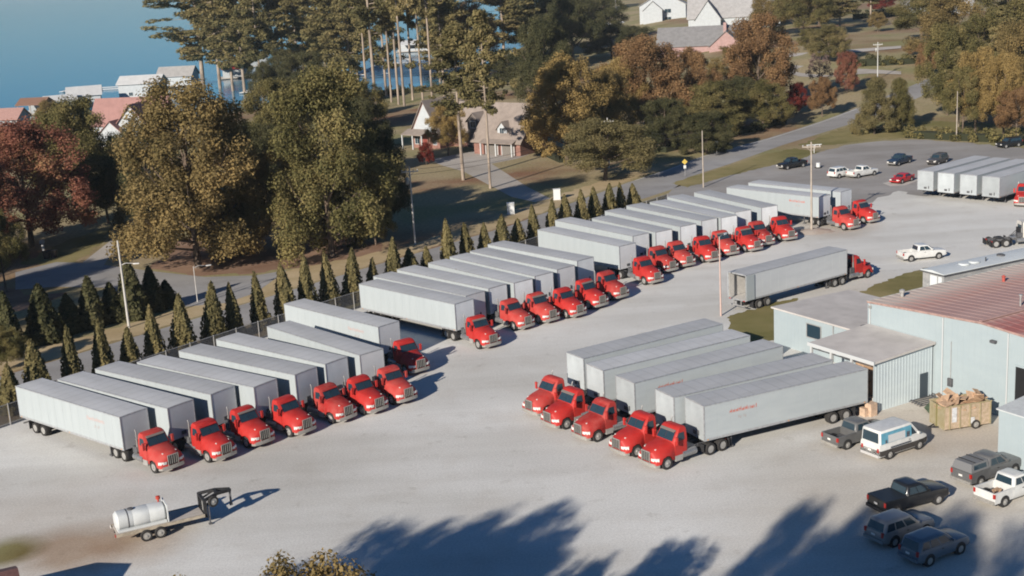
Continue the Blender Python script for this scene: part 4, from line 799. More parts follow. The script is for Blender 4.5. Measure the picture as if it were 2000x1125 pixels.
# ================================================================ roll-off dumpster full of cardboard
p0 = (33.22, 97.60); DH = 17
du = thing('dumpster', 'olive open-top dumpster on wheels heaped with flattened cardboard', 'dumpster', (p0[0] + .1, p0[1] + .2, 0), R(DH - 4))
OLIVE = M('olive_steel', (0.30, 0.25, 0.14), 0.75, rgb2=(0.36, 0.31, 0.20), scale=2.2, bump=.2)
wl_, ww, hh = 4.2, 2.1, 2.1
ob('front_wall', MB().box(0, .08, 0, ww, .25, hh).mesh('wall', OLIVE), du)
ob('back_wall', MB().box(wl_ - .08, wl_, 0, ww, .25, hh).mesh('wall', OLIVE), du)
mesh_side = M('mesh_side_rusty', (0.33, 0.26, 0.17), 0.85, rgb2=(0.48, 0.37, 0.28), scale=3.5, bump=.4)
ob('side_wall', MB().box(.085, wl_ - .085, 0, .06, .25, hh).mesh('wall', mesh_side), du)
ob('side_wall', MB().box(.085, wl_ - .085, ww - .06, ww, .25, hh).mesh('wall', OLIVE), du)
ob('floor', MB().box(.09, wl_ - .09, .065, ww - .065, .25, .34).mesh('floor', OLIVE), du)
for k in range(5): ob('rib', MB().box(.45 + k * .9, .55 + k * .9, -.07, -.003, .25, hh).mesh('rib', OLIVE), du)
ob('rib', MB().box(-.06, -.002, .95, 1.05, .25, hh).mesh('rib', M('olive_dark', (0.2, 0.18, 0.07), .7)), du)
ob('top_rail', MB().box(-.03, wl_ + .03, -.05, .05, hh, hh + .08).box(-.03, wl_ + .03, ww - .05, ww + .05, hh, hh + .08).mesh('rail', OLIVE), du)
ob('liner_bag', MB().box(.7, 1.1, -.06, -.02, .8, 2.0).box(2.3, 2.7, -.06, -.02, .5, 1.0).mesh('bag', M('white_plastic', (0.55, 0.56, 0.57), .5, var=.2, scale=5)), du)
ob('blue_tarp', MB().box(wl_ + .01, wl_ + .06, .1, ww - .1, .5, 2.1).mesh('tarp', M('blue_tarp', (0.10, 0.27, 0.40), .6, var=.4, scale=6)), du)
for x in (wl_ - 1.4,):
    for s, yy, (t, rm) in ((-1, -.02, (CT, CRM)), (1, ww + .02, (CT2, CRM2))): k = ob('wheel', t, du, (x, yy, .37)); ob('rim', rm, k)
ob('tow_hitch', MB().bar((-.7, 1.0, .3), (0, .7, .3), .08).bar((-.7, 1.0, .3), (0, 1.4, .3), .08).mesh('hitch', BLACK), du)
rr = random.Random(21)
ca_, sa_ = math.cos(R(DH - 4)), math.sin(R(DH - 4))
def du_w(x, y): return (du.location.x + x * ca_ - y * sa_, du.location.y + x * sa_ + y * ca_)
me_c = [MB().box(-a, a, -b, b, -.02, .02).mesh('sheet', CARD) for a, b in ((.55, .4), (.42, .3), (.7, .38))]
names_c = ['front left corner', 'front right corner', 'front middle', 'left side near the front', 'right side near the front', 'centre of the heap', 'left side in the middle', 'right side in the middle', 'top of the heap', 'left side near the back', 'right side near the back', 'back middle', 'back left corner', 'back right corner', 'second layer at the front', 'second layer at the back']
for k, nm in enumerate(names_c):
    x = .5 + 3.6 * (k % 14) / 13 + rr.uniform(-.15, .15); y = .35 + 1.5 * ((k * 0.382) % 1); z = 2.10 + rr.uniform(0, .35)
    o = ob('cardboard_sheet', me_c[k % 3], None, (*du_w(x, y), z), (rr.uniform(-.7, .7), rr.uniform(-.7, .7), rr.uniform(0, 3)))
    tag(o, f'flattened brown cardboard piece in the dumpster, {nm}', 'cardboard', 'cardboard in the dumpster')
mb = MB(); rr = random.Random(5)
for k in range(70):
    x, y = rr.uniform(.2, wl_ - .2), rr.uniform(.2, ww - .2); z = 1.75 + rr.uniform(0, .35); a = rr.uniform(.15, .4)
    mb.bar((x - a, y, z + rr.uniform(-.15, .15)), (x + a, y + rr.uniform(-.3, .3), z + rr.uniform(-.15, .15)), rr.uniform(.2, .5), .03)
o = ob('cardboard_scraps', mb.mesh('scraps', CARD), None, (du.location.x, du.location.y, 0), (0, 0, R(DH - 4))); o['kind'] = 'stuff'; o['label'] = 'loose cardboard scraps filling the dumpster'; o['category'] = 'cardboard'
# dark debris and a tarp lying behind it
o = ob('green_tarp', MB().add([(0, 0, .02), (2.4, .5, .02), (2.9, 2.2, .25), (1.0, 2.6, .5), (-.2, 1.2, .3), (1.2, 1.2, .6)], [(0, 1, 5), (1, 2, 5), (2, 3, 5), (3, 4, 5), (4, 0, 5)]).mesh('tarp', M('green_tarp', (0.07, 0.10, 0.06), .8, var=.3)), None, (*(33.63, 101.85), 0)); tag(o, 'dark green tarp heaped on the ground left of the dumpster', 'tarp')
for k, (px, lab) in enumerate((((33.39, 104.06), 'grey metal rack lying on the ground behind the dumpster'), ((35.38, 106.35), 'dark pallet rack leaning by the warehouse wall behind the dumpster'))):
    t = thing('metal_rack', lab, 'rack', (*px, 0), R(20 + 15 * k))
    for j in range(5): ob('bar', MB().bar((0, j * .35, .08 + .05 * k), (2.6, j * .35 + .2, .12 + .3 * k), .07).mesh('bar', DGREY), t)
    for j in (0, 1): ob('rail', MB().bar((.2 + j * 2.1, 0, .16 + .25 * j * k), (.2 + j * 2.1, 1.7, .16 + .25 * j * k), .08).mesh('rail', DGREY), t)

# ================================================================ gooseneck trailer with a white tank
gp = (-26.36, 86.63); gh_ = 26
gt = thing('gooseneck_trailer', 'flatbed gooseneck trailer with black neck standing in the open yard', 'trailer', (*off(gp, gh_, 0, 1.0), 0), R(gh_))
ob('deck', MB().box(-2.4, 3.7, -1.0, 1.0, .80, .90).mesh('deck', M('deck_wood', (0.42, 0.38, 0.34), .9, var=.15, scale=2, stretch=(.3, 4, 1))), gt)
ob('side_rail', MB().box(-2.5, 3.75, -1.08, -1.005, .72, .94).box(-2.5, 3.75, 1.005, 1.08, .72, .94).mesh('rail', M('tan_rail', (0.36, 0.31, 0.24), .7, var=.2)), gt)
ob('frame', MB().box(-2.4, 3.9, -.55, -.42, .50, .795).box(-2.4, 3.9, .42, .55, .50, .795).mesh('frame', BLACK), gt)
ob('neck_post', MB().box(3.76, 4.0, -.95, -.7, .6, 1.9).mesh('post', BLACK), gt); ob('neck_post', MB().box(3.76, 4.0, .7, .95, .6, 1.9).mesh('post', BLACK), gt)
ob('neck_panel', MB().box(3.8, 3.84, -.66, -.2, 1.0, 1.8).mesh('panel', ALU), gt); ob('neck_crossbar', MB().box(3.78, 3.98, -.7, .7, .65, .95).box(3.78, 3.98, -.7, .7, 1.75, 1.9).mesh('bar', BLACK), gt)
nk = MB()
for s in (-1, 1): nk.bar((3.8, s * .82, 1.86), (4.9, s * .42, 2.04), .17, .2).bar((4.9, s * .42, 2.04), (6.0, s * .10, 1.95), .15, .22)
nk.box(4.8, 5.0, -.42, .42, 1.95, 2.13).bar((3.9, -.8, 1.4), (4.9, -.42, 1.98), .12).bar((3.9, .8, 1.4), (4.9, .42, 1.98), .12)
ob('neck', nk.mesh('neck', BLACK), gt)
ob('coupler', MB().bar((5.95, 0, 1.9), (5.95, 0, .9), .13).box(5.84, 6.06, -.1, .1, .75, .9).mesh('coupler', DGREY), gt)
for s in (-1, 1): ob('jack', MB().bar((4.12, s * .85, 1.4), (4.12, s * .85, .1), .10).box(4.0, 4.24, s * .85 - .12, s * .85 + .12, .01, .1).mesh('jack', DGREY), gt)
for x in (-.48, .50):
    for s, (t, rm) in ((-1, (CT, CRM)), (1, (CT2, CRM2))): k = ob('wheel', t, gt, (x, s * 1.16, .42), None, (1.12, 1, 1.12)); ob('rim', rm, k)
k = ob('spare_wheel', CT, gt, (4.5, -.78, 1.65), (0, 0, R(18)), (1.1, 1, 1.1)); ob('rim', CRM, k)
ob('tail_light', MB().box(-2.56, -2.505, .8, 1.06, .74, .90).mesh('light', LAMP), gt); ob('tail_light', MB().box(-2.56, -2.505, -1.06, -.8, .74, .90).mesh('light', TAIL), gt)
tk = thing('tank', 'white plastic liquid tank strapped on the gooseneck trailer', 'tank', (*off(off(gp, gh_, 0, 1.0), gh_, -.58, 0), .905), R(gh_))
TW = M('white_poly', (0.54, 0.56, 0.56), .85, var=.05, scale=2)
pr = [(.52, -1.75), (.68, -1.58), (.70, -.62), (.685, -.57), (.70, -.52), (.70, .52), (.685, .57), (.70, .62), (.68, 1.6), (.58, 1.7)]
def sq(v): return math.copysign(abs(v) ** .7, v)
mbt = MB().loft([[(x, 1.12 * r * sq(math.cos(2 * math.pi * k / 22)), .66 + .86 * r * sq(math.sin(2 * math.pi * k / 22))) for k in range(22)] for r, x in pr])
ob('shell', mbt.mesh('shell', TW, smooth=35), tk)
ob('cradle', MB().box(-1.7, 1.7, -.78, .78, .0, .16).mesh('cradle', TW), tk)
ob('cap', MB().lathe_z([(.22, 0), (.22, .1), (.05, .12)], (-.6, 0, 1.25)).mesh('cap', DGREY), tk)
ob('end_board', MB().box(1.76, 1.84, -.85, .85, .0, 1.32).mesh('board', TW), tk)
ob('valve', MB().lathe_z([(.07, 0), (.07, .2), (.16, .22), (.16, .42), (.04, .46)], (1.45, .3, 1.23)).mesh('valve', M('red_valve', (.4, .05, .03), .5)), tk)
ob('strap', MB().loft([[(x, 1.13 * .705 * sq(math.cos(2 * math.pi * k / 22)), .66 + .87 * .705 * sq(math.sin(2 * math.pi * k / 22))) for k in range(22)] for x in (-.95, -.88)], caps=False).mesh('strap', DGREY), tk)
# corner of the shed at the lower left whose shadow crosses the dirt
sp_ = (-32.76, 78.06)
sh = thing('corner_shed', 'dark red roofed shed cut off by the lower left corner', 'shed', (sp_[0], sp_[1], 0), R(25))
ob('wall', MB().box(-7, -.25, -5.3, -.3, 0, 2.5).mesh('wall', M('shed_brown', (0.28, 0.2, 0.17), .8)), sh)
ob('roof', MB().loft([[(x, -5.7, 2.45), (x, -2.8, 3.5), (x, 0, 2.5), (x, 0, 2.4), (x, -2.8, 3.4), (x, -5.7, 2.35)] for x in (-7.4, 0)]).mesh('roof', M('shed_red', (0.12, 0.06, 0.055), .8, var=.2)), sh)

# ================================================================ trees
def leaf_mesh(name, C_, N_, S_, asp, material, seed):
    """Many small leaf-spray quads: centres, facing directions, sizes."""
    rg = np.random.default_rng(seed); n = len(C_)
    N_ = N_ / np.linalg.norm(N_, axis=1, keepdims=True)
    a = rg.normal(size=(n, 3)); a -= (a * N_).sum(1, keepdims=True) * N_; a /= np.linalg.norm(a, axis=1, keepdims=True); b = np.cross(N_, a)
    S_ = S_[:, None]; asp_ = asp
    j = lambda: 1 + rg.uniform(-.35, .35, size=(n, 1))
    V = np.stack([C_ - a * S_ * asp_ * j(), C_ - b * S_ * j(), C_ + a * S_ * asp_ * j(), C_ + b * S_ * j()], 1).reshape(-1, 3)
    me = bpy.data.meshes.new(name); me.vertices.add(4 * n); me.vertices.foreach_set('co', V.astype(np.float32).ravel())
    me.loops.add(4 * n); me.loops.foreach_set('vertex_index', np.arange(4 * n, dtype=np.int32))
    me.polygons.add(n); me.polygons.foreach_set('loop_start', np.arange(0, 4 * n, 4, dtype=np.int32))
    if hasattr(me.polygons[0], 'loop_total'):
        try: me.polygons.foreach_set('loop_total', np.full(n, 4, dtype=np.int32))
        except Exception: pass
    me.materials.append(material); me.update(calc_edges=True); return me
def lobes_to_leaves(lob, per, size, seed, flat=1.0, up=0.35, shell=.55):
    rg = np.random.default_rng(seed); Cs, Ns, Ss = [], [], []
    for (x, y, z, r) in lob:
        k = int(per * r * r); d = rg.normal(size=(k, 3)); d /= np.linalg.norm(d, axis=1, keepdims=True)
        rad = r * (shell + (1 - shell) * rg.random((k, 1)) ** .6); p = d * rad; p[:, 2] *= flat
        Cs.append(p + (x, y, z)); nn = d + rg.normal(scale=.55, size=(k, 3)); nn[:, 2] += up; Ns.append(nn); Ss.append(rg.uniform(.6, 1.35, k) * size)
    return np.concatenate(Cs), np.concatenate(Ns), np.concatenate(Ss)
def trunk_mesh(name, segs, material):
    mb = MB()
    for pts, rad in segs: mb.tube(pts, rad, 7)
    return mb.mesh(name, material, smooth=60)
PLAIN = leaf_mat('leaf_plain', [(0.06, 0.07, 0.02), (0.1, 0.1, 0.03)])
def broad_tree(seed, gaps=.0, low=.22, conical=0.0):
    """Unit tree 10 high with crown radius 4: several leafy masses on limbs, each made of small sprays."""
    rg = random.Random(seed); H, Rr = 10.0, 4.0; lob = []; masses = []; zlo = H * low
    for i in range(16):
        f = ((i + .5) / 16) ** 1.25; th = i * 2.399963 + rg.uniform(-.5, .5)
        mr = rg.uniform(1.15, 1.75) * (1 - .25 * f); wid = math.sin(math.pi * min(1, .30 + .62 * f)) ** .6 * (1 - conical * f)
        q = max(0, (Rr - mr * .8)) * wid * rg.uniform(.75, 1.12)
        masses.append((q * math.cos(th), q * math.sin(th), zlo + mr * .72 + (H - zlo - mr * 1.45) * f, mr))
    masses.append((rg.uniform(-.5, .5), rg.uniform(-.5, .5), H - 1.3, 1.35)); masses.append((0, 0, zlo + (H - zlo) * .45, 2.1))
    for (x, y, z, mr) in masses:
        for k in range(15):
            u = rg.uniform(-.85, 1); t = rg.uniform(0, 6.283); w = math.sqrt(1 - u * u); rr_ = mr * rg.uniform(.62, 1.02)
            if rg.random() > gaps: lob.append((x + rr_ * w * math.cos(t), y + rr_ * w * math.sin(t), z + rr_ * u * .85, rg.uniform(.42, .80) * (.8 + .2 * mr)))
    C_, N_, S_ = lobes_to_leaves(lob, 560, .050, seed, shell=.2)
    segs = [([(0, 0, 0), (.05, .03, H * .18), (.0, .05, H * .42), (.08, 0, H * .8)], [.20, .15, .11, .03])]
    for i, (x, y, z, mr) in enumerate(masses):
        z0 = max(H * .10, z * .55); segs.append(([(0, 0, z0), (x * .5, y * .5, z0 + (z - z0) * .4), (x, y, z), (x * 1.25, y * 1.25, z + mr * .7)], [.075, .05, .028, .008]))
    return leaf_mesh(f'crown_{seed}', C_, N_, S_, 1.4, PLAIN, seed), trunk_mesh(f'trunk_{seed}', segs, BARK)
def bare_tree(seed):
    rg = random.Random(seed); segs = [([(0, 0, 0), (.05, 0, 4), (0, .05, 8.5)], [.16, .1, .03])]; tw = []
    for i in range(26):
        th = i * 2.4; z0 = 2 + 6 * i / 26; L = 3.2 * (1 - .5 * i / 26)
        tip = (L * math.cos(th), L * math.sin(th), z0 + 1.9); segs.append(([(0, 0, z0), (L * .5 * math.cos(th), L * .5 * math.sin(th), z0 + .8), tip], [.06, .04, .015]))
        tw.append((tip[0] * .8, tip[1] * .8, tip[2] - .2, .75))
    C_, N_, S_ = lobes_to_leaves(tw, 70, .10, seed, shell=.2)
    return leaf_mesh(f'crown_{seed}', C_, N_, S_, 2.5, PLAIN, seed), trunk_mesh(f'trunk_{seed}', segs, BARK)
def pine_tree(seed, bare=.5, n=34, dens=120):
    """Tall pine 10 high, radius 2: straight stem, uneven boughs carrying tufts of needles, thinning at top and bottom."""
    rg = random.Random(seed); lob = []; segs = [([(0, 0, 0), (.03, .02, 4), (.0, .04, 7), (.02, 0, 9.8)], [.085, .07, .05, .012])]
    for i in range(n):
        f = i / (n - 1); z = 10 * (bare + (1 - bare) * f) - .25 + rg.uniform(-.25, .25); th = i * 2.4 + rg.uniform(-.9, .9)
        L = 2.0 * (.42 + .58 * math.sin(math.pi * min(1, .12 + f * .95)) ) * (1 - .45 * f * f) * rg.uniform(.45, 1.15)
        rise = rg.uniform(-.15, .55) * L * .5; tip = (L * math.cos(th), L * math.sin(th), z + rise)
        segs.append(([(0, 0, z), (tip[0] * .5, tip[1] * .5, z + rise * .35), tip], [.022, .015, .006]))
        for k in (1.0, .78, .55, .34):
            if rg.random() < .82: lob.append((tip[0] * k + rg.uniform(-.12, .12), tip[1] * k + rg.uniform(-.12, .12), z + rise * k + rg.uniform(-.05, .15), rg.uniform(.22, .48) * (1.1 - .3 * k)))
    C_, N_, S_ = lobes_to_leaves(lob, dens * 6, .045, seed, flat=.72, up=.4, shell=.3)
    return leaf_mesh(f'needles_{seed}', C_, N_, S_, 2.2, PLAIN, seed), trunk_mesh(f'stem_{seed}', segs, PINEBARK)
def cone_tree(seed, plump=1.0, n=2600, size=.085):
    """Columnar evergreen, 4 high and 1 in radius at the foot: upright sprays on a tapering body."""
    rg = np.random.default_rng(seed); u = rg.random(n) ** 1.25; th = rg.uniform(0, 2 * np.pi, n)
    prof = np.clip(1.06 * (1 - u) ** .72, .02, 1) * np.where(u < .12, .80 + 1.6 * u, 1); lump = 1 + .16 * np.sin(th * 5 + seed + u * 7) + .10 * np.sin(th * 9 - u * 11)
    r = prof * lump * (.80 + .2 * rg.random(n)) * plump
    C_ = np.stack([r * np.cos(th), r * np.sin(th), .08 + 3.9 * u + .05 * rg.normal(size=n)], 1)
    N_ = np.stack([np.cos(th), np.sin(th), np.full(n, .28)], 1) + rg.normal(scale=.5, size=(n, 3))
    core = MB().lathe_z([(.04, 0), (.10, .1), (.62 * plump, .35), (.58 * plump, 1.2), (.36 * plump, 2.4), (.08, 3.6)], n=9)
    me = leaf_mesh(f'sprays_{seed}', C_, N_, rg.uniform(.7, 1.4, n) * size, 1.5, PLAIN, seed)
    return me, core.mesh(f'core_{seed}', M('evergreen_inner', (0.025, 0.028, 0.012), .95))
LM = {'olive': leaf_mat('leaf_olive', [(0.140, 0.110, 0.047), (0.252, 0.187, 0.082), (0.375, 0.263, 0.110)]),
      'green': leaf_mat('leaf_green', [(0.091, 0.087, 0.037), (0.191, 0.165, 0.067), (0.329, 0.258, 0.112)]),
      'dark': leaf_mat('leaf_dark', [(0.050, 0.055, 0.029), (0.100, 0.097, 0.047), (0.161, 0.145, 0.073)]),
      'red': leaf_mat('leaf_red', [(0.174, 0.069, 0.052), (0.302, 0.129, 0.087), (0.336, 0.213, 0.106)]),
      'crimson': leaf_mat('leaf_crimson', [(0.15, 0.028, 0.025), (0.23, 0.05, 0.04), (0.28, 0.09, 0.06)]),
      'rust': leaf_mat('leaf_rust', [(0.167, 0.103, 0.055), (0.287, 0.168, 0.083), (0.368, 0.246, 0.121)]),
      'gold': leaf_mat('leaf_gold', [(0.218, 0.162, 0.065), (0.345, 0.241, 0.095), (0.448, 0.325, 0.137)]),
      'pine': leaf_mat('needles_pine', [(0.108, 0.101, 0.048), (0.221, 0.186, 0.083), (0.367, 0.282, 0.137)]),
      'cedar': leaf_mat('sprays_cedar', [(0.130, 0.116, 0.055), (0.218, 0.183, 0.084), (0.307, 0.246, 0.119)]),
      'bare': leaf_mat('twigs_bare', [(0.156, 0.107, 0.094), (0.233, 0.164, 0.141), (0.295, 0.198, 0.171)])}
BT = [broad_tree(s, gaps=g, low=lo, conical=.12 if s in (17, 18) else 0) for s, g, lo in ((11, .0, .16), (12, .08, .2), (13, .14, .22), (14, .05, .12), (15, .18, .25), (16, .1, .1), (17, .04, .0), (18, .06, .0))]
CN = [broad_tree(s, gaps=.05, low=.04, conical=.9) for s in (21, 22)]
BR_ = [bare_tree(31)]
PT = [pine_tree(41, .30, 54), pine_tree(42, .24, 60), pine_tree(43, .38, 46), pine_tree(44, .27, 58), pine_tree(45, .48, 40)]
AV = [cone_tree(51), cone_tree(52, .92), cone_tree(53, 1.08), cone_tree(54, .85, 2200), cone_tree(55, 1.0, 2300)]
def tree(proto, name, label, x, y, h, r, colour, unit, group=None, rz=None):
    """unit = (mesh height, mesh radius)"""
    me, tr = proto; z = tz(x, y)
    t = thing(name, label, 'tree', (x, y, z), (x * 7.3 + y * 3.1) % 6.28 if rz is None else rz, group, (r / unit[1], r / unit[1], h / unit[0]))
    c = ob('crown', me, t); c.material_slots[0].link = 'OBJECT'; c.material_slots[0].material = LM[colour]
    ob('trunk', tr, t); return t
BU, PU, AU = (10, 4), (10, 2), (4, 1)
TREES = [  # kind, variant, colour, (x, y, height, crown radius), label
 ('b', 3, 'red', -72.5, 197.2, 19.8, 10.2, 'big red-brown maple at the left edge above the street'),
 ('b', 4, 'green', -71.8, 222.6, 20.0, 7.2, 'olive-green tree behind the red maple, in front of the pink-roofed house'),
 ('b', 6, 'olive', -42.3, 174.9, 25.2, 10.8, 'largest tree: spreading olive-gold oak over the left lawn'),
 ('b', 7, 'green', -24.4, 177.6, 26.0, 9.3, 'large green oak right of the olive-gold oak'),
 ('b', 5, 'green', -18.9, 183.4, 10.5, 3.3, 'small green tree at the right foot of the green oak'),
 ('b', 4, 'olive', -29.8, 186.6, 16.9, 5.2, 'olive tree filling the gap between the two large oaks'),
 ('b', 2, 'green', -43.6, 262.6, 18.3, 7.7, 'dark green tree behind the large oaks below the red-roofed boathouse'),
 ('b', 1, 'dark', -62.8, 210.9, 10.9, 4.2, 'dark shaded tree between the maple and the olive-gold oak'),
 ('b', 2, 'green', -77.8, 265.8, 5.9, 4.1, 'low green tree in front of the white gable'),
 ('b', 5, 'dark', -26.8, 249.8, 14.6, 6.3, 'dark shaded tree left of the brick house'),
 ('b', 2, 'gold', -11.3, 267.7, 10.8, 4.2, 'small golden tree in front of the brick house'),
 ('b', 3, 'crimson', -15.3, 256.9, 4.6, 1.7, 'small red shrub-like tree by the brick house corner'),
 ('b', 4, 'rust', -8.7, 446.4, 26.1, 9.0, 'rust-coloured tree behind the brick house among the pines'),
 ('b', 0, 'dark', 11.2, 339.2, 24.1, 7.9, 'tall dark green tree right behind the brick house'),
 ('b', 1, 'dark', 4.7, 375.4, 13.6, 8.0, 'dark tree between the brick house and the tall dark green tree'),
 ('b', 1, 'gold', 11.9, 248.7, 20.2, 8.0, 'gold-brown oak at the right end of the brick house'),
 ('b', 3, 'olive', 19.7, 257.7, 16.9, 6.0, 'olive tree between the gold-brown oak and the rust trees'),
 ('b', 0, 'rust', 30.7, 282.3, 21.0, 9.6, 'wide rust-brown tree below the grey-roofed house'),
 ('b', 4, 'rust', 40.7, 288.1, 17.2, 6.7, 'reddish tree right of the wide rust-brown tree'),
 ('b', 5, 'gold', 25.1, 278.2, 17.1, 6.0, 'tawny tree leaning between olive and rust crowns'),
 ('b', 2, 'rust', 58.2, 298.7, 23.2, 8.7, 'tall orange-brown tree left of the hillside road'),
 ('b', 3, 'green', 43.3, 271.6, 11.6, 7.9, 'green tree by the road below the reddish tree'),
 ('b', 0, 'green', 55.2, 279.3, 10.5, 6.0, 'green tree at the roadside below the tall orange-brown tree'),
 ('b', 1, 'dark', 50.5, 283.2, 10.9, 6.6, 'dark tree between the two green roadside trees'),
 ('b', 5, 'dark', 31.6, 256.3, 10.5, 5.5, 'dark shaded tree above the road bend'),
 ('b', 4, 'olive', 58.6, 335.5, 12.8, 6.5, 'olive tree beside the pink brick wall'),
 ('b', 3, 'crimson', 66.8, 299.1, 7.2, 3.0, 'small bright red tree at the roadside'),
 ('b', 2, 'rust', 70.9, 291.9, 8.8, 3.2, 'small orange tree with a pale trunk by the road'),
 ('b', 5, 'red', 84.9, 324.3, 9.9, 3.3, 'small brick-red tree on the hillside lawn'),
 ('n', 0, 'cedar', 74.1, 262.2, 11.4, 4.7, 'bushy green conifer at the lot entrance, left of a pair'),
 ('n', 1, 'green', 80.3, 265.8, 10.5, 3.7, 'bushy green tree at the lot entrance, right of a pair'),
 ('b', 1, 'cedar', 17.3, 226.5, 10.7, 8.7, 'broad low cedar beside the road above the hedge end'),
 ('b', 3, 'green', 95.6, 282.9, 20.0, 6.6, 'green tree at the left edge of the right-hand woods'),
 ('b', 2, 'gold', 92.4, 256.8, 16.6, 5.0, 'golden tree in the right-hand woods'),
 ('b', 4, 'green', 89.3, 255.1, 13.0, 4.2, 'green tree below the golden tree in the right-hand woods'),
 ('b', 0, 'gold', 96.1, 252.0, 15.8, 4.7, 'gold-brown tree in the right-hand woods near the black suv'),
 ('b', 5, 'olive', 104.5, 265.8, 20.4, 7.3, 'olive tree at the right edge of the woods'),
 ('b', 1, 'green', 113.8, 311.9, 19.0, 9.1, 'tall green tree deep in the right-hand woods'),
 ('b', 2, 'rust', 96.3, 246.0, 9.6, 4.3, 'orange-brown tree low at the right edge of the woods'),
 ('b', 3, 'olive', 119.3, 353.8, 20.0, 10.2, 'olive tree behind the woods at the top right'),
 ('b', 0, 'green', 141.3, 364.7, 23.3, 11.9, 'large green tree in the top right corner'),
 ('b', 4, 'green', 104.2, 454.8, 17.9, 9.6, 'green tree left of the far red tree at the top'),
 ('b', 1, 'olive', 98.2, 476.5, 16.9, 8.2, 'olive tree beside the grey-roofed houses at the top'),
 ('b', 5, 'crimson', 170.2, 592.5, 10.4, 6.6, 'round dark red tree at the top edge'),
 ('b', 2, 'olive', 132.4, 465.6, 7.0, 3.2, 'small round olive tree on the far lawn'),
 ('b', 3, 'pine', 93.1, 376.2, 10.7, 6.9, 'spreading green tree on the hillside above the small red tree'),
 ('b', 5, 'green', 95.2, 405.4, 6.6, 4.7, 'low green tree beside the far driveway'),
 ('b', 2, 'rust', 109.2, 339.3, 9.1, 2.9, 'orange tree beside the top of the road'),
 ('b', 0, 'rust', 117.7, 378.4, 4.0, 2.2, 'small orange shrub-like tree on the far lawn edge'),
 ('b', 4, 'green', -65.8, 167.6, 11.0, 3.2, 'green tree at the left edge above the dark conifers'),
 ('b', 1, 'green', -52.8, 131.8, 4.4, 2.1, 'pale green bush-like tree at the left edge behind the hedge'),
 ('b', 2, 'dark', 57.6, 811.3, 21.1, 18.5, 'dark tree at the top left of the blue-shadowed garage'),
 ('b', 1, 'green', 23.7, 550.9, 32.9, 11.6, 'green tree at the top above the dark lane'),
 ('b', 4, 'dark', 26.9, 480.2, 24.4, 12.0, 'dark tree at the left end of the shaded lane'),
 ('b', 0, 'dark', 14.6, 529.0, 33.6, 13.2, 'dark tree at the top left of the shaded lane'),
 ('b', 2, 'dark', 40.5, 549.5, 21.6, 12.6, 'dark tree over the middle of the shaded lane'),
 ('b', 5, 'dark', 49.4, 482.7, 11.3, 8.3, 'dark tree at the right end of the shaded lane'),
 ('b', 3, 'dark', 42.3, 497.2, 12.6, 10.5, 'low dark tree beside the shaded lane'),
 ('b', 0, 'dark', -24.3, 618.0, 30.1, 11.8, 'dark broad tree behind the pines at the top'),
 ('b', 4, 'dark', -65.4, 213.4, 11.5, 5.5, 'dark shaded tree filling the gap behind the red maple'),
 ('b', 3, 'green', -41.8, 316.0, 16.3, 8.6, 'green tree rising behind the large green oak'),
 ('b', 1, 'green', -34.2, 319.1, 12.3, 6.8, 'olive-green tree below the docks'),
 ('b', 5, 'dark', -60.2, 411.7, 18.1, 9.5, 'dark tree under the pines in the middle of the grove'),
 ('b', 2, 'dark', -71.3, 401.9, 16.1, 5.4, 'dark tree under the pines by the white dock'),
 ('b', 4, 'green', 121.3, 567.1, 19.0, 11.9, 'green tree at the top edge right of the pale roofs'),
 ('b', 0, 'olive', 124.8, 518.6, 17.4, 11.9, 'olive tree at the top edge over the far driveway end'),
 ('b', 1, 'green', 131.4, 413.9, 15.5, 9.5, 'green tree at the top left of the right-hand woods'),
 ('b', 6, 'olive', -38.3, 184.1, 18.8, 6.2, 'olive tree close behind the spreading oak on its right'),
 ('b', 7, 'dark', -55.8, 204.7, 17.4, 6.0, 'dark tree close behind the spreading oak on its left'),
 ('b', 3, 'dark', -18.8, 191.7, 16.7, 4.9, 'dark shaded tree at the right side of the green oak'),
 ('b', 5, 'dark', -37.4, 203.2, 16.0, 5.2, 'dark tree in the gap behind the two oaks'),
 ('b', 0, 'green', -80.0, 235.0, 17.0, 6.0, 'green tree above the red maple at the left'),
 ('b', 6, 'red', -75.8, 185.0, 16.2, 7.3, 'red-brown tree cut by the left edge beside the maple'),
 ('b', 1, 'dark', -44.5, 354.0, 13.6, 8.2, 'dark tree between the pines and the green oak'),
 ('b', 4, 'dark', -69.9, 433.9, 18.2, 7.5, 'dark tree beside the pale straight trunk'),
 ('b', 7, 'dark', 38.6, 249.8, 8.3, 5.4, 'dark low tree at the roadside below the rust trees'),
 ('b', 2, 'dark', -21.7, 186.3, 12.8, 5.5, 'dark tree under the right side of the green oak'),
 ('b', 1, 'olive', -131.3, 385.6, 9.8, 4.5, 'small olive tree on the shore left of the white boathouses'),
 ('b', 3, 'green', -96.5, 377.0, 12.3, 4.4, 'green tree on the shore right of the pink-roofed house'),
 ('w', 0, 'bare', 79.3, 329.5, 9.2, 4.8, 'half-bare grey-brown tree on the hillside'),
]
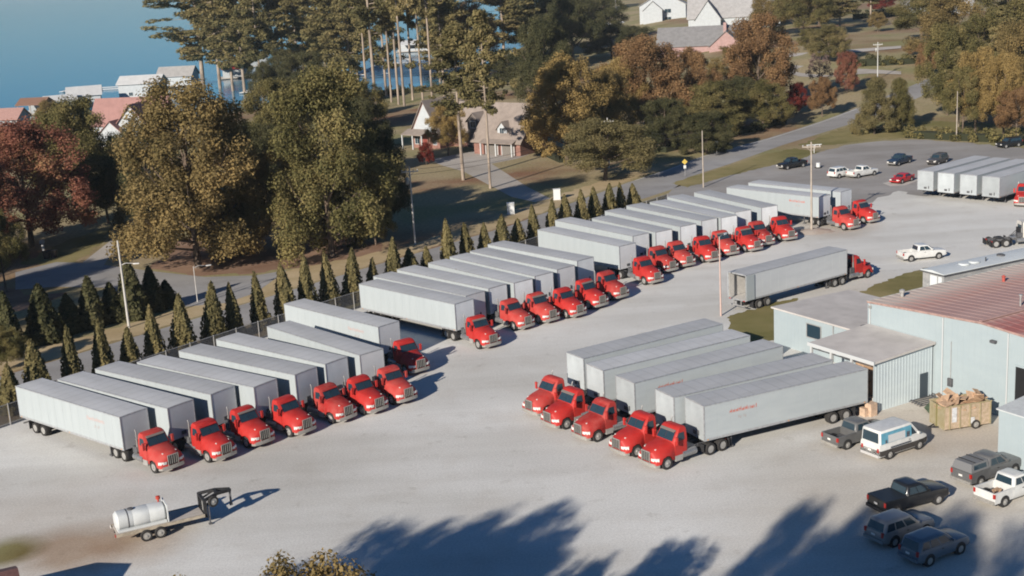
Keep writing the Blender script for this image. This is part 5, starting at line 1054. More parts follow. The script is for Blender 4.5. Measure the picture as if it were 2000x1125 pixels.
PINES = [
 (1, -51.3, 461.7, 43.6, 10.7, 'bushy pine between the grove and the thick-trunked pine'),
 (3, -16.7, 396.1, 36.9, 9.2, 'bushy pine right of the brick house peak'),
 (4, -41.5, 413.4, 51.7, 8.8, 'slim pine trunk left of the thick-trunked pine'),
 (4, -34.2, 416.2, 55.8, 8.0, 'slim pine trunk between the thick-trunked pine and the close three'),
 (4, -19.0, 369.0, 52.8, 7.8, 'slim pine above the left roof of the brick house'),
 (2, -62.3, 481.4, 42.4, 12.0, 'pine in the gap left of the thick-trunked pine'),
 (0, -74.4, 494.9, 39.4, 11.4, 'pine just right of the pale trunk with a low crown'),
 (1, -37.7, 439.5, 46.1, 10.2, 'slim pine right of the thick-trunked pine'),
 (3, -99.9, 498.8, 40.8, 13.4, 'pine with low boughs left of the red-roofed boathouse'),  # variant, (x, y, h, r), label
 (3, -117.9, 530.8, 48.2, 21.9, 'leftmost tall pine with layered boughs over the boathouses'),
 (0, -108.2, 516.2, 54.2, 16.9, 'tall pine just right of the leftmost pine'),
 (1, -93.4, 487.1, 56.6, 14.1, 'tall pine above the red-roofed boathouse'),
 (2, -83.3, 466.5, 43.7, 9.9, 'dark slim pine left of the pale trunk by the water'),
 (4, -81.5, 507.6, 59.9, 12.7, 'tall pine with a pale straight trunk by the water'),
 (3, -71.7, 518.4, 48.3, 14.9, 'pine right of the pale straight trunk'),
 (1, -55.6, 467.9, 48.9, 15.3, 'pine with spreading crown in the middle of the grove'),
 (4, -36.9, 391.9, 55.7, 11.4, 'thick-trunked tall pine in front of the docks'),
 (0, -52.5, 495.2, 52.6, 13.3, 'slender pine behind the thick-trunked pine'),
 (4, -30.8, 400.1, 53.0, 9.3, 'first of three close pine trunks left of the brick house roof'),
 (4, -28.0, 384.6, 56.9, 8.9, 'second of three close pine trunks left of the brick house roof'),
 (4, -27.3, 412.6, 51.7, 8.8, 'third of three close pine trunks left of the brick house roof'),
 (4, -23.5, 400.8, 60.0, 8.5, 'pine rising just behind the peak of the brick house'),
 (4, -7.6, 235.6, 27.6, 7.8, 'pine with low crown standing left in the brick house lawn'),
 (4, -2.7, 225.1, 30.2, 5.7, 'pine standing right in the brick house lawn'),
 (1, -21.6, 485.3, 48.9, 12.1, 'pine behind the brick house roof'),
 (3, 2.1, 495.5, 35.2, 14.3, 'dark pine above the brick house roof'),
 (1, -84.6, 505.4, 60.0, 9.7, 'dark narrow pine behind the pale straight trunk'),
 (2, 92.0, 265.2, 16.1, 3.6, 'slim pine in the right-hand woods'),
 (1, 108.2, 285.5, 21.8, 6.1, 'pine with pale trunk in the right-hand woods'),
 (2, 148.3, 531.5, 19.8, 9.1, 'pine at the top edge beside the far hedge'),
 (0, 123.5, 482.5, 19.8, 10.2, 'pine at the top edge over the far driveway'),
]
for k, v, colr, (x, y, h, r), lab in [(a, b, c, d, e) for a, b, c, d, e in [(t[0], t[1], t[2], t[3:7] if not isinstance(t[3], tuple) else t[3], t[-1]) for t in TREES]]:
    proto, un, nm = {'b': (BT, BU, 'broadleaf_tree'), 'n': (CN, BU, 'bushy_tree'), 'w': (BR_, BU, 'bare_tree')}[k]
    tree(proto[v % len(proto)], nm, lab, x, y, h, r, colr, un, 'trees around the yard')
for t in PINES:
    v, x, y, h, r, lab = t
    tree(PT[v], 'pine_tree', lab, x, y, h, r, 'pine', PU, 'tall pines')
# hedge of columnar evergreens behind the fence
HEDGE = [(-62.8, 97.5, 4.6), (-60.2, 100.8, 4.4), (-57.6, 104.2, 4.7), (-55.0, 107.5, 4.5), (-47.16, 116.97, 4.70), (-45.25, 119.54, 6.20), (-42.99, 122.60, 6.40), (-40.84, 125.49, 6.20), (-38.91, 128.02, 4.60), (-36.95, 130.42, 6.10), (-34.73, 133.12, 6.50), (-32.19, 136.22, 6.80), (-30.29, 138.54, 6.20), (-27.96, 141.21, 6.40), (-25.44, 144.06, 6.60), (-23.45, 146.30, 7.00), (-21.13, 148.92, 6.50), (-18.90, 151.46, 6.40), (-16.72, 153.93, 4.50), (-14.33, 156.64, 6.30), (-12.28, 158.96, 4.30), (-10.37, 161.14, 4.00),
         (-7.72, 164.14, 6.80), (-5.41, 166.76, 5.60), (-3.29, 169.16, 4.90), (-1.02, 171.84, 5.40), (1.13, 174.47, 4.20), (3.53, 177.42, 5.50), (6.06, 180.52, 5.50), (8.21, 183.15, 5.60), (10.61, 186.10, 5.70), (12.69, 188.66, 5.40), (14.97, 191.45, 5.40), (17.05, 194.01, 4.90), (19.20, 196.64, 4.20)]
for i, (x, y, h) in enumerate(HEDGE):
    i -= 4
    t_ = tree(AV[(i * 7) % 5], 'arborvitae', f'columnar evergreen, {ORD[i]} from the left in the hedge behind the fence' if i >= 0 else f'columnar evergreen of the hedge outside the left edge, {ORD[i + 4]} of four', x, y, h, 1.30 + .16 * math.sin(i * 2.1) if h > 3.2 else 1.1, 'cedar', AU, 'evergreens of the fence hedge'); t_.rotation_euler = (.05 * math.sin(i * 3.7), .05 * math.cos(i * 5.3), i * 1.9)
# darker conifers in the shade beyond the lane
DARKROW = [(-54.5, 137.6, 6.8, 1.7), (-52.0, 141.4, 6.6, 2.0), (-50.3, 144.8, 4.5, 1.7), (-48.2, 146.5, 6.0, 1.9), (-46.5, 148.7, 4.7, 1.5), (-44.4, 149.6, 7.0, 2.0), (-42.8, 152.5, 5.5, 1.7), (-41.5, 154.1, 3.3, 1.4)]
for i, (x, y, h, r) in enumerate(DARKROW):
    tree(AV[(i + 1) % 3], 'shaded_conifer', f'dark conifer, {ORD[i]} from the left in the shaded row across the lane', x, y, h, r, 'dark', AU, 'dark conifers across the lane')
# tree tops that rise into the lower edge of the picture, and the tall trees out of frame that shade the yard
NEAR = [((-9.0, 50.0, 14.7, 4.6), 'olive', 6, 'blurred olive tree top at the bottom edge, the larger one'), ((-14.2, 49.8, 14.4, 2.6), 'olive', 1, 'small olive tree top at the bottom edge, left of the larger one')]
for (x, y, h, r), c, v, lab in NEAR: tree(BT[v], 'broadleaf_tree', lab, x, y, h, r, c, BU, 'tree tops at the bottom edge')
SHADE = [((3.13, 87.20), 23.0, 7.0, 0), ((-4.08, 87.99), 23.0, 7.5, 3), ((-0.67, 83.20), 21.0, 7.5, 5), ((20.82, 84.95), 28.0, 4.4, 2), ((24.67, 83.94), 34.0, 5.4, 3), ((27.73, 82.30), 34.0, 6.2, 6), ((31.54, 82.51), 34.0, 6.0, 0), ((26.27, 84.58), 35.0, 5.8, 7), ((29.05, 83.13), 35.0, 6.0, 3)]   # where each tree's shadow ends on the yard, height, crown radius
for i, (tip, h, r, v) in enumerate(SHADE):
    k = h / math.tan(SUN_EL); x, y = tip[0] - k * math.cos(SHADOW_AZ), tip[1] - k * math.sin(SHADOW_AZ)
    tree(BT[v], 'broadleaf_tree', f'tall tree outside the lower left of the frame shading the yard, {ORD[i]} of nine', x, y, h, r, 'green', BU, 'trees shading the yard')
LEFT = [((-80.0, 125.0), 21.0, 7.5, 0), ((-88.0, 131.0), 22.0, 9.0, 6), ((-85.0, 142.0), 20.0, 8.5, 3), ((-98.0, 146.0), 23.0, 9.0, 7)]
for i, ((x, y), h, r, v) in enumerate(LEFT):
    tree(BT[v], 'broadleaf_tree', f'tall tree outside the left edge shading the side street, {ORD[i]} of four', x, y, h, r, 'green', BU, 'trees shading the side street')

# ================================================================ poles, lamps, wires
def utility_pole(label, x, y, h, hd=0, arm=True, transformer=False, lamp=None, material=GREYPOLE, r=.15):
    t = thing('utility_pole', label, 'pole', (x, y, tz(x, y)), hd, 'poles and lamps')
    ob('pole', MB().tube([(0, 0, 0), (0, 0, h)], [r, r * .62], 10).mesh('pole', material, smooth=50), t)
    if arm:
        a = ob('crossarm', MB().box(-1.2, 1.2, -.06, .06, h - .75, h - .60).bar((-.7, .05, h - .68), (0, .1, h - 1.3), .05).bar((.7, .05, h - .68), (0, .1, h - 1.3), .05).mesh('arm', material), t)
        mb = MB()
        for k in (-1.1, -.5, .5, 1.1): mb.lathe_z([(.035, 0), (.07, .06), (.07, .14), (.03, .2)], (k, 0, h - .60), 8)
        ob('insulators', mb.mesh('insulators', M('porcelain', (0.5, 0.5, 0.5), .3)), a)
    if transformer: ob('transformer', MB().lathe_z([(.24, 0), (.27, .05), (.27, .8), (.2, .9), (.05, .95)], (-.42, 0, h - 2.4), 12).mesh('can', ALU, smooth=40), t)
    if lamp:
        ob('lamp_arm', MB().tube([(0, 0, h * lamp), (.6, 0, h * lamp + .22), (1.5, 0, h * lamp + .12)], .04, 6).mesh('arm', GALV), t)
        ob('lamp_head', MB().loft([[(x_, y_ * k, h * lamp + z_) for y_, z_ in ((.13, .06), (.13, .16), (-.13, .16), (-.13, .06))] for x_, k in ((1.4, .6), (1.7, 1.2), (2.1, .7))]).mesh('head', LAMP), t)
    return t
x, y, h = -43.86, 145.52, 10.16; utility_pole('leaning grey lamp pole by the hedge near the left edge', x, y, h, 0, False, lamp=.72)
x, y, h = -13.23, 181.83, 11.06; utility_pole('pale utility pole with equipment between hedge and dark lawn', x, y, h, R(10), True, True)
x, y, h = 19.00, 238.44, 9.34; utility_pole('utility pole with crossarm behind the broad cedar', x, y, h, R(-15), True, True)
x, y, h = 32.36, 213.68, 9.35; utility_pole('slim wooden pole on the grass island', x, y, h, 0, False, material=WOOD, r=.13)
x, y, h = 41.04, 175.02, 12.22; utility_pole('tall wooden utility pole on a dirt mound behind the trucks', x, y, h, R(-10), True, material=WOOD, r=.17)
x, y, h = 22.09, 135.64, 8.66; utility_pole('thin pinkish lamp pole beside the open trailer', x, y, h, R(60), False, lamp=.98, material=M('pole_pink', (0.50, 0.36, 0.31), .7, var=.1), r=.10)
x, y, h = 58.27, 304.15, 7.04; utility_pole('pole with a transformer among the roadside trees', x, y, h, 0, False, True)
x, y, h = 96.78, 339.91, 9.46; utility_pole('pale pole with crossarm and transformer on the hillside lawn', x, y, h, 0, True, True, material=M('pole_pale', (0.5, 0.5, 0.48), .6))
x, y, h = 85.41, 247.20, 9.33; utility_pole('slim tan pole at the edge of the far lot', x, y, h, 0, False, material=WOOD, r=.12)
x, y, h = 52.70, 589.73, 23.12; utility_pole('pale pole at the top beside the blue-shadowed garage', x, y, h, 0, False)
x, y, h = -38.25, 155.76, 4.48; utility_pole('thin grey lamp pole in the shaded side street', x, y, h, R(20), False, lamp=.95, r=.07)
def wire(label, a, b, sag):
    pts = [tuple(a[k] + (b[k] - a[k]) * t / 12 - (sag * 4 * (t / 12) * (1 - t / 12) if k == 2 else 0) for k in range(3)) for t in range(13)]
    return tag(ob('wire', MB().tube(pts, .022, 4).mesh('wire', BLACK), None), label, 'wire', 'overhead wires')
pA, pB, pC = (19.00, 238.44, 9.34), (32.36, 213.68, 9.35), (-13.23, 181.83, 11.06)
for k, nm in enumerate(('upper', 'lower')):
    wire(f'{nm} overhead wire from the cedar pole to the grass island pole', (pA[0], pA[1], pA[2] - .5 - k * .7), (pB[0], pB[1], pB[2] - .3 - k * .7), 1.2)
    wire(f'{nm} overhead wire from the cedar pole to the pale pole by the hedge', (pA[0], pA[1], pA[2] - .5 - k * .7), (pC[0], pC[1], pC[2] - .4 - k * .7), 1.5)

# ================================================================ small street things
def mailbox_sign(name, label, cat, pos, parts):
    t = thing(name, label, cat, (pos[0], pos[1], tz(*pos)))
    for nm, me in parts: ob(nm, me, t)
    return t
WS = M('sign_white', (0.62, 0.63, 0.62), .5); YS = M('sign_yellow', (0.55, 0.40, 0.08), .5)
for p, lab in (((0.52, 200.51), 'white utility cabinet on the verge, left of a pair'), ((8.13, 210.46), 'white utility cabinet on the verge, right of a pair')):
    mailbox_sign('utility_cabinet', lab, 'cabinet', p, [('box', MB().box(-.55, .55, -.35, .35, .05, 1.7).mesh('box', WS)), ('plinth', MB().box(-.65, .65, -.45, .45, 0, .05).mesh('plinth', CONC)), ('lid', MB().box(-.6, .6, -.4, .4, 1.7, 1.78).mesh('lid', WS))])
mailbox_sign('road_sign', 'yellow warning sign on a post beside the road', 'sign', (31.04, 225.75), [('post', MB().bar((0, 0, 0), (0, 0, 2.9), .07).mesh('post', GALV)), ('plate', MB().add([(0, -.05, 2.0), (.5, -.05, 2.5), (0, -.05, 3.0), (-.5, -.05, 2.5), (0, -.03, 2.0), (.5, -.03, 2.5), (0, -.03, 3.0), (-.5, -.03, 2.5)], [(0, 1, 2, 3), (7, 6, 5, 4), (0, 4, 5, 1), (1, 5, 6, 2), (2, 6, 7, 3), (3, 7, 4, 0)]).mesh('plate', YS)), ('speed_plate', MB().box(-.22, .22, -.05, -.03, 1.35, 1.9).mesh('plate', WS))])
mailbox_sign('road_sign', 'small white sign post at the road edge below the trees', 'sign', (40.40, 249.09), [('post', MB().bar((0, 0, 0), (0, 0, 2.4), .08).mesh('post', GALV)), ('plate', MB().box(-.3, .3, -.06, -.04, 1.5, 2.4).mesh('plate', WS))])
mailbox_sign('road_sign', 'white signpost at the corner of the grass island', 'sign', (57.41, 242.66), [('post', MB().bar((0, 0, 0), (0, 0, 1.6), .1).mesh('post', WS)), ('plate', MB().box(-1.4, 1.4, -.05, .05, 1.5, 1.62).mesh('plate', WS))])
mailbox_sign('barrel', 'white and dark barrel on the lot beside the tall pole', 'barrel', (54.18, 225.99), [('drum', MB().lathe_z([(.35, 0), (.38, .3), (.35, .6), (.38, .9), (.3, .92)]).mesh('drum', WS)), ('tyre_base', MB().lathe_z([(.6, 0), (.6, .15), (.38, .16)]).mesh('base', TYRE))])
mailbox_sign('mailbox', 'white mailbox post beside the street at the left', 'mailbox', (-69.47, 193.44), [('post', MB().box(-.15, .15, -.15, .15, 0, 1.2).mesh('post', WS)), ('box', MB().box(-.25, .25, -.5, .4, 1.2, 1.65).mesh('box', WS))])
for k, (p, lab) in enumerate((((-67.01, 187.57), 'dark wheeled bin at the street edge, left one'), ((-66.11, 188.00), 'dark wheeled bin at the street edge, right one'))):
    mailbox_sign('wheeled_bin', lab, 'bin', p, [('body', MB().loft([[(-.32, -.32, 0), (.32, -.32, 0), (.32, .32, 0), (-.32, .32, 0)], [(-.42, -.42, 1.05), (.42, -.42, 1.05), (.42, .42, 1.05), (-.42, .42, 1.05)]]).mesh('body', M('bin_brown', (0.06, 0.045, 0.04), .7))), ('lid', MB().box(-.46, .46, -.46, .46, 1.05, 1.13).mesh('lid', BLACK))])
# ================================================================ houses
BRICK = M('brick_red', (0.24, 0.125, 0.10), .9, var=.18, scale=1.5); PINK = M('brick_pink', (0.36, 0.235, 0.22), .9, var=.1, scale=1.2)
SHING = M('shingle_brown', (0.26, 0.215, 0.185), .9, var=.12, scale=.8, detail=7); SHG = M('shingle_grey', (0.20, 0.195, 0.195), .9, var=.12, scale=.8, detail=7); SHP = M('shingle_pale_grey', (0.33, 0.32, 0.315), .9, var=.1, scale=.8)
SHR = M('roof_pink', (0.32, 0.175, 0.155), .85, var=.08, scale=.8); TIN = M('roof_tin', (0.56, 0.56, 0.55), .5, var=.06, scale=.6); TINR = M('roof_red_metal', (0.42, 0.05, 0.04), .5, var=.15)
STUC = M('stucco_white', (0.43, 0.455, 0.47), .85, var=.06, scale=1); WTRIM = M('white_trim', (0.5, 0.51, 0.51), .6); SIDB = M('siding_blue_grey', (0.32, 0.34, 0.35), .8, var=.08)
def gable(mb, x0, x1, y0, y1, z0, rise, over=.4, th=.18, axis='x'):
    """Two sloping roof slabs over the rectangle; ridge along the axis."""
    def s(a, b, c, d): mb.add([a, b, c, d, (a[0], a[1], a[2] + th), (b[0], b[1], b[2] + th), (c[0], c[1], c[2] + th), (d[0], d[1], d[2] + th)], [(3, 2, 1, 0), (4, 5, 6, 7), (0, 1, 5, 4), (1, 2, 6, 5), (2, 3, 7, 6), (3, 0, 4, 7)])
    if axis == 'x':
        ym = (y0 + y1) / 2; k = rise / (ym - y0) * over
        s((x0 - over, y0 - over, z0 - k), (x1 + over, y0 - over, z0 - k), (x1 + over, ym, z0 + rise), (x0 - over, ym, z0 + rise)); s((x1 + over, y1 + over, z0 - k), (x0 - over, y1 + over, z0 - k), (x0 - over, ym, z0 + rise), (x1 + over, ym, z0 + rise))
    else:
        xm = (x0 + x1) / 2; k = rise / (xm - x0) * over
        s((x0 - over, y1 + over, z0 - k), (x0 - over, y0 - over, z0 - k), (xm, y0 - over, z0 + rise), (xm, y1 + over, z0 + rise)); s((x1 + over, y0 - over, z0 - k), (x1 + over, y1 + over, z0 - k), (xm, y1 + over, z0 + rise), (xm, y0 - over, z0 + rise))
    return mb
def gable_wall(mb, x0, x1, y0, y1, z, rise, axis='x'):
    mb.box(x0, x1, y0, y1, 0, z)
    if axis == 'x':
        ym = (y0 + y1) / 2
        for x in (x0, x1): mb.add([(x - .02, y0, z), (x - .02, y1, z), (x - .02, ym, z + rise), (x + .02, y0, z), (x + .02, y1, z), (x + .02, ym, z + rise)], [(0, 2, 1), (3, 4, 5), (0, 1, 4, 3), (1, 2, 5, 4), (2, 0, 3, 5)])
    else:
        xm = (x0 + x1) / 2
        for y in (y0, y1): mb.add([(x0, y - .02, z), (x1, y - .02, z), (xm, y - .02, z + rise), (x0, y + .02, z), (x1, y + .02, z), (xm, y + .02, z + rise)], [(0, 1, 2), (3, 5, 4), (0, 3, 4, 1), (1, 4, 5, 2), (2, 5, 3, 0)])
    return mb
def win(t, x, y, z, w, h, face='y-', frame=WTRIM):
    d = .04
    if face == 'y-': b = (x, x + w, y - d, y - .01, z, z + h); f = [(x - .1, x + w + .1, y - d * 2, y - .012, z - .12, z), (x - .1, x + w + .1, y - d * 2, y - .012, z + h, z + h + .12), (x - .1, x, y - d * 2, y - .012, z, z + h), (x + w, x + w + .1, y - d * 2, y - .012, z, z + h), (x + w / 2 - .03, x + w / 2 + .03, y - d * 1.6, y - d - .001, z, z + h)]
    else: b = (x - d, x - .01, y, y + w, z, z + h); f = [(x - d * 2, x - .012, y - .1, y + w + .1, z - .12, z), (x - d * 2, x - .012, y - .1, y + w + .1, z + h, z + h + .12), (x - d * 2, x - .012, y - .1, y, z, z + h), (x - d * 2, x - .012, y + w, y + w + .1, z, z + h)]
    o = ob('window', MB().box(*b).mesh('pane', GLASS), t); mb = MB()
    for q in f: mb.box(*q)
    ob('window_frame', mb.mesh('frame', frame), o)
# brick house with brown roof: local x runs along its front (to the right), y away from the street
hx, hy = (-19.55, 283.33); ga, gb = (6.89, 261.64)
hd = math.atan2(gb - hy, ga - hx)
bh = thing('brick_house', 'brick house with steep brown roofs and a white gable beyond the hedge', 'house', (hx, hy, 0), hd)
ob('wall', gable_wall(MB(), 0, 8, 0, 12, 3.4, 6.6, 'y').mesh('wall', BRICK), bh)
ob('gable_front', MB().add([(.25, -.06, 3.4), (7.75, -.06, 3.4), (4, -.06, 9.55)], [(0, 1, 2)]).mesh('gable', STUC), bh)
ob('roof', gable(MB(), 0, 8, 0, 12, 3.4, 6.6, .5, .2, 'y').mesh('roof', SHING), bh)
ob('main_wall', MB().box(8, 24, 4.5, 13, 0, 3.4).mesh('wall', BRICK), bh)
ob('main_roof', gable(MB(), 6, 26, 4.5, 13.5, 3.4, 5.4, .5, .2, 'x').mesh('roof', SHING), bh)
gw = ob('garage_wall', gable_wall(MB(), 20, 32, -3, 6, 3.0, 4.6, 'x').mesh('wall', BRICK), bh)
ob('garage_roof', gable(MB(), 20, 32, -3, 6, 3.0, 4.6, .6, .2, 'x').mesh('roof', SHING), bh)
for x0 in (12.5,):
    dm = ob('dormer', gable_wall(MB(), x0, x0 + 3.2, 4.0, 8, 5.6, 1.6, 'y').mesh('dormer', M('dormer_dark', (0.13, 0.11, 0.10), .9)), bh, (0, 0, 0))
    ob('dormer_roof', gable(MB(), x0, x0 + 3.2, 4.0, 9, 5.6, 1.6, .35, .15, 'y').mesh('roof', SHING), dm); win(dm, x0 + .9, 3.98, 4.2, 1.4, 1.3)
dm = ob('dormer', gable_wall(MB(), 25.5, 27.9, -1.9, 1.6, 5.2, 1.3, 'y').mesh('dormer', STUC), bh)
ob('dormer_roof', gable(MB(), 25.5, 27.9, -1.9, 2.5, 5.2, 1.3, .35, .15, 'y').mesh('roof', SHING), dm); win(dm, 26.2, -1.92, 3.9, 1.0, 1.4)
for k, x in enumerate((23.2, 27.4)):
    o = ob('garage_door', MB().box(x, x + 3.0, -3.05, -3.01, .05, 2.4).mesh('door', M('garage_dark', (0.16, 0.145, 0.13), .7)), bh)
    mb = MB(); mb.box(x - .15, x, -3.12, -3.0, .05, 2.6).box(x + 3.0, x + 3.15, -3.12, -3.0, .05, 2.6).box(x, x + 3.0, -3.12, -3.0, 2.4, 2.6); ob('door_trim', mb.mesh('trim', WTRIM), o)
ob('garage_canopy', MB().add([(22.6, -4.6, 2.5), (31.2, -4.6, 2.5), (31.2, -3.05, 3.1), (22.6, -3.05, 3.1), (22.6, -4.6, 2.62), (31.2, -4.6, 2.62), (31.2, -3.05, 3.22), (22.6, -3.05, 3.22)], [(0, 3, 2, 1), (4, 5, 6, 7), (0, 1, 5, 4), (1, 2, 6, 5), (2, 3, 7, 6), (3, 0, 4, 7)]).mesh('canopy', SHING), bh)
for x in (22.9, 26.8, 30.9): ob('porch_post', MB().box(x - .12, x + .12, -4.5, -4.26, 0, 2.5).mesh('post', WTRIM), bh)
ob('porch_roof', MB().add([(-.8, -2.6, 3.0), (5.2, -2.6, 3.0), (5.2, -.08, 3.9), (-.8, -.08, 3.9), (-.8, -2.6, 3.15), (5.2, -2.6, 3.15), (5.2, -.08, 4.05), (-.8, -.08, 4.05)], [(0, 3, 2, 1), (4, 5, 6, 7), (0, 1, 5, 4), (1, 2, 6, 5), (2, 3, 7, 6), (3, 0, 4, 7)]).mesh('porch', SHING), bh)
for x in (-.6, 2.4, 5.0): ob('porch_post', MB().box(x - .12, x + .12, -2.5, -2.26, 0, 3.0).mesh('post', WTRIM), bh)
win(bh, 1.0, 0, .9, 1.2, 1.7); win(bh, 6.2, 0, .9, .9, 1.8); win(bh, 10, 4.5, 1, 1.5, 1.5); win(bh, 16.5, 4.5, 1, 1.5, 1.5)
ob('door', MB().box(3.3, 4.4, -.07, -.02, 0, 2.2).mesh('door', M('door_red', (0.2, 0.05, 0.04), .6)), bh)

# white house with pink roof by the lake
wx, wy = (-90.09, 322.71)
ph = thing('lake_house', 'white house with a pink roof and a tall front gable near the lake', 'house', (wx, wy, tz(wx, wy) - .3), R(-12))
ob('wall', gable_wall(MB(), -4.5, 4.5, 0, 10, 4.6, 5.2, 'y').mesh('wall', STUC), ph)
ob('roof', gable(MB(), -4.5, 4.5, 0, 9, 4.6, 5.2, .6, .22, 'y').mesh('roof', SHR), ph)
ob('main_wall', MB().box(-14, 5, 6, 15, 0, 5).mesh('wall', STUC), ph)
ob('main_roof', gable(MB(), -14, 5, 6, 15, 5, 5.6, .6, .22, 'x').mesh('roof', SHR), ph)
ob('porch_wall', gable_wall(MB(), -8, -1.5, -2, 4, 3.2, 3.0, 'y').mesh('wall', STUC), ph); ob('porch_roof', gable(MB(), -8, -1.5, -2, 6, 3.2, 3.0, .4, .18, 'y').mesh('roof', SHR), ph)
win(ph, -.8, 0, 5.2, 1.6, 1.6); win(ph, 1.4, 0, 1.2, 1.4, 1.8); win(ph, -5.6, -2, 1.2, 1.5, 1.6)
# small houses at the left edge by the water
lx, ly = (-150.34, 401.96)
lh = thing('shore_house', 'pale house with a reddish roof at the left edge by the water', 'house', (lx, ly, tz(lx, ly) - .2), R(-10))
ob('wall', gable_wall(MB(), -6, 4, 0, 8, 4.4, 2.6, 'x').mesh('wall', SIDB), lh); ob('corner_trim', MB().box(-2.6, -2.1, -.06, .0, 0, 4.4).mesh('trim', WTRIM), lh)
ob('roof', gable(MB(), -6, 4, 0, 8, 4.4, 2.6, .7, .2, 'x').mesh('roof', M('shingle_dusty_red', (0.36, 0.21, 0.18), .9, var=.15)), lh); win(lh, -1.2, 0, 1.8, 1.5, 1.4); win(lh, 1.4, 0, 1.8, 1.5, 1.4)
def boathouse(label, px, w, d, h, rise, hd, wall, roof, openf=True, axis='x'):
    t = thing('boathouse', label, 'boathouse', (px[0], px[1], -4), R(hd), 'boathouses on the lake')
    ob('deck', MB().box(-w / 2 - 1, w / 2 + 1, -d / 2 - 1, d / 2 + 1, .25, .55).mesh('deck', M('dock_planks', (0.42, 0.37, 0.32), .9, var=.15)), t)
    for sx in (-1, 0, 1):
        for sy in (-1, 1): ob('pile', MB().tube([(sx * w / 2, sy * d / 2, -1.4), (sx * w / 2, sy * d / 2, .6 if not openf else h)], .16, 7).mesh('pile', WOOD), t)
    if not openf: ob('wall', gable_wall(MB(), -w / 2, w / 2, -d / 2, d / 2, h, rise, axis).mesh('wall', wall), t); win(t, -w / 4, -d / 2, 1.6, 1.4, 1.2)
    else:
        ob('back_wall', MB().box(-w / 2, w / 2, d / 2 - .1, d / 2, .55, h).mesh('wall', wall), t); ob('half_wall', MB().box(-w / 2, w / 2, -d / 2, -d / 2 + .1, .55, h * .45).mesh('wall', wall), t)
    ob('roof', gable(MB(), -w / 2, w / 2, -d / 2, d / 2, h, rise, .7, .15, axis).mesh('roof', roof), t)
    return t
boathouse('boathouse with a brown roof on posts at the left shore', (-159.02, 455.66), 9, 8, 3.6, 1.8, -8, SIDB, M('shingle_rust', (0.22, 0.12, 0.08), .9, var=.2))
boathouse('white boathouse with a pale grey roof, leftmost of the white pair', (-148.14, 475.70), 11, 12, 4.2, 2.6, 15, STUC, TIN, False)
boathouse('lower white boathouse with a tin roof beside the leftmost white one', (-153.69, 465.47), 10, 9, 3.2, 1.8, 22, STUC, TIN, False)
boathouse('taller white boathouse with a pale roof behind the pink-roofed house', (-131.10, 490.79), 15, 10, 6.0, 2.4, -4, STUC, TIN, False)
boathouse('white boathouse with a grey roof under the leftmost pine', (-129.13, 538.02), 14, 9, 4.6, 3.2, -8, STUC, SHP, False)
boathouse('white boathouse with a bright red metal roof seen through the pines', (-110.72, 563.25), 11, 9, 4.4, 2.4, 12, STUC, TINR, False)
boathouse('grey boathouse behind the red-roofed one', (-113.84, 625.68), 12, 10, 4.8, 2.0, 12, SIDB, TIN, False)
boathouse('open boathouse with a pale roof in the middle of the pine grove', (-85.80, 635.26), 16, 9, 3.6, 1.6, 5, STUC, TIN)
boathouse('open boathouse with a blue-white roof at the right of the docks', (-40.05, 666.69), 18, 10, 3.8, 1.8, -5, STUC, TIN)
boathouse('low boathouse behind the grove by the far dock', (-99.28, 652.56), 10, 8, 3.2, 1.4, 5, STUC, TIN, False)
def dock(label, px, w, n, hd):
    t = thing('dock', label, 'dock', (px[0], px[1], -4), R(hd), 'docks on the lake')
    me = MB().box(0, w, -.95, .95, .3, .5).mesh('plank', M('dock_white', (0.60, 0.59, 0.57), .8, var=.08))
    for k in range(n): ob('walkway', me, t, (0, k * 9.0, 0))
    ob('spine', MB().box(-1.8, -.02, -2, n * 9 - 7, .3, .5).mesh('spine', M('dock_white', (0.6, 0.59, 0.57))), t)
    for k in range(n): ob('pile', MB().tube([(w, k * 9, -1.4), (w, k * 9, 1.6)], .15, 7).mesh('pile', WOOD), t)
dock('long white finger docks seen between the pine trunks', (-57.67, 527.03), 34, 8, -6)
dock('white dock below the red-roofed boathouse', (-92.94, 486.84), 22, 3, -8)
dock('dusty pink dock left of the white boathouses', (-176.11, 541.34), 24, 2, -5)
for i, (p, hd, lab) in enumerate((((-51.37, 573.00), 80, 'white motor boat moored at the finger docks, nearest one'), ((-40.13, 605.24), 84, 'white motor boat moored at the right finger docks'), ((-91.45, 554.97), 70, 'white motor boat by the dock left of the pale trunk'))):
    t = thing('motor_boat', lab, 'boat', (p[0], p[1], -4), R(hd), 'boats at the docks')
    hull = [[(x, w_, z_) for w_, z_ in ((w, 1.0), (w * .8, .1), (0, -.2), (-w * .8, .1), (-w, 1.0))] for x, w in ((-3.2, 1.1), (0, 1.25), (2.2, .9), (3.6, .08))]
    ob('hull', MB().loft(hull).mesh('hull', WTRIM), t); ob('cabin', MB().loft([[(-1, -.8, 1.0), (1.2, -.7, 1.0), (1.2, .7, 1.0), (-1, .8, 1.0)], [(-.8, -.65, 1.8), (.5, -.55, 1.8), (.5, .55, 1.8), (-.8, .65, 1.8)]]).mesh('cabin', GLASS), t)
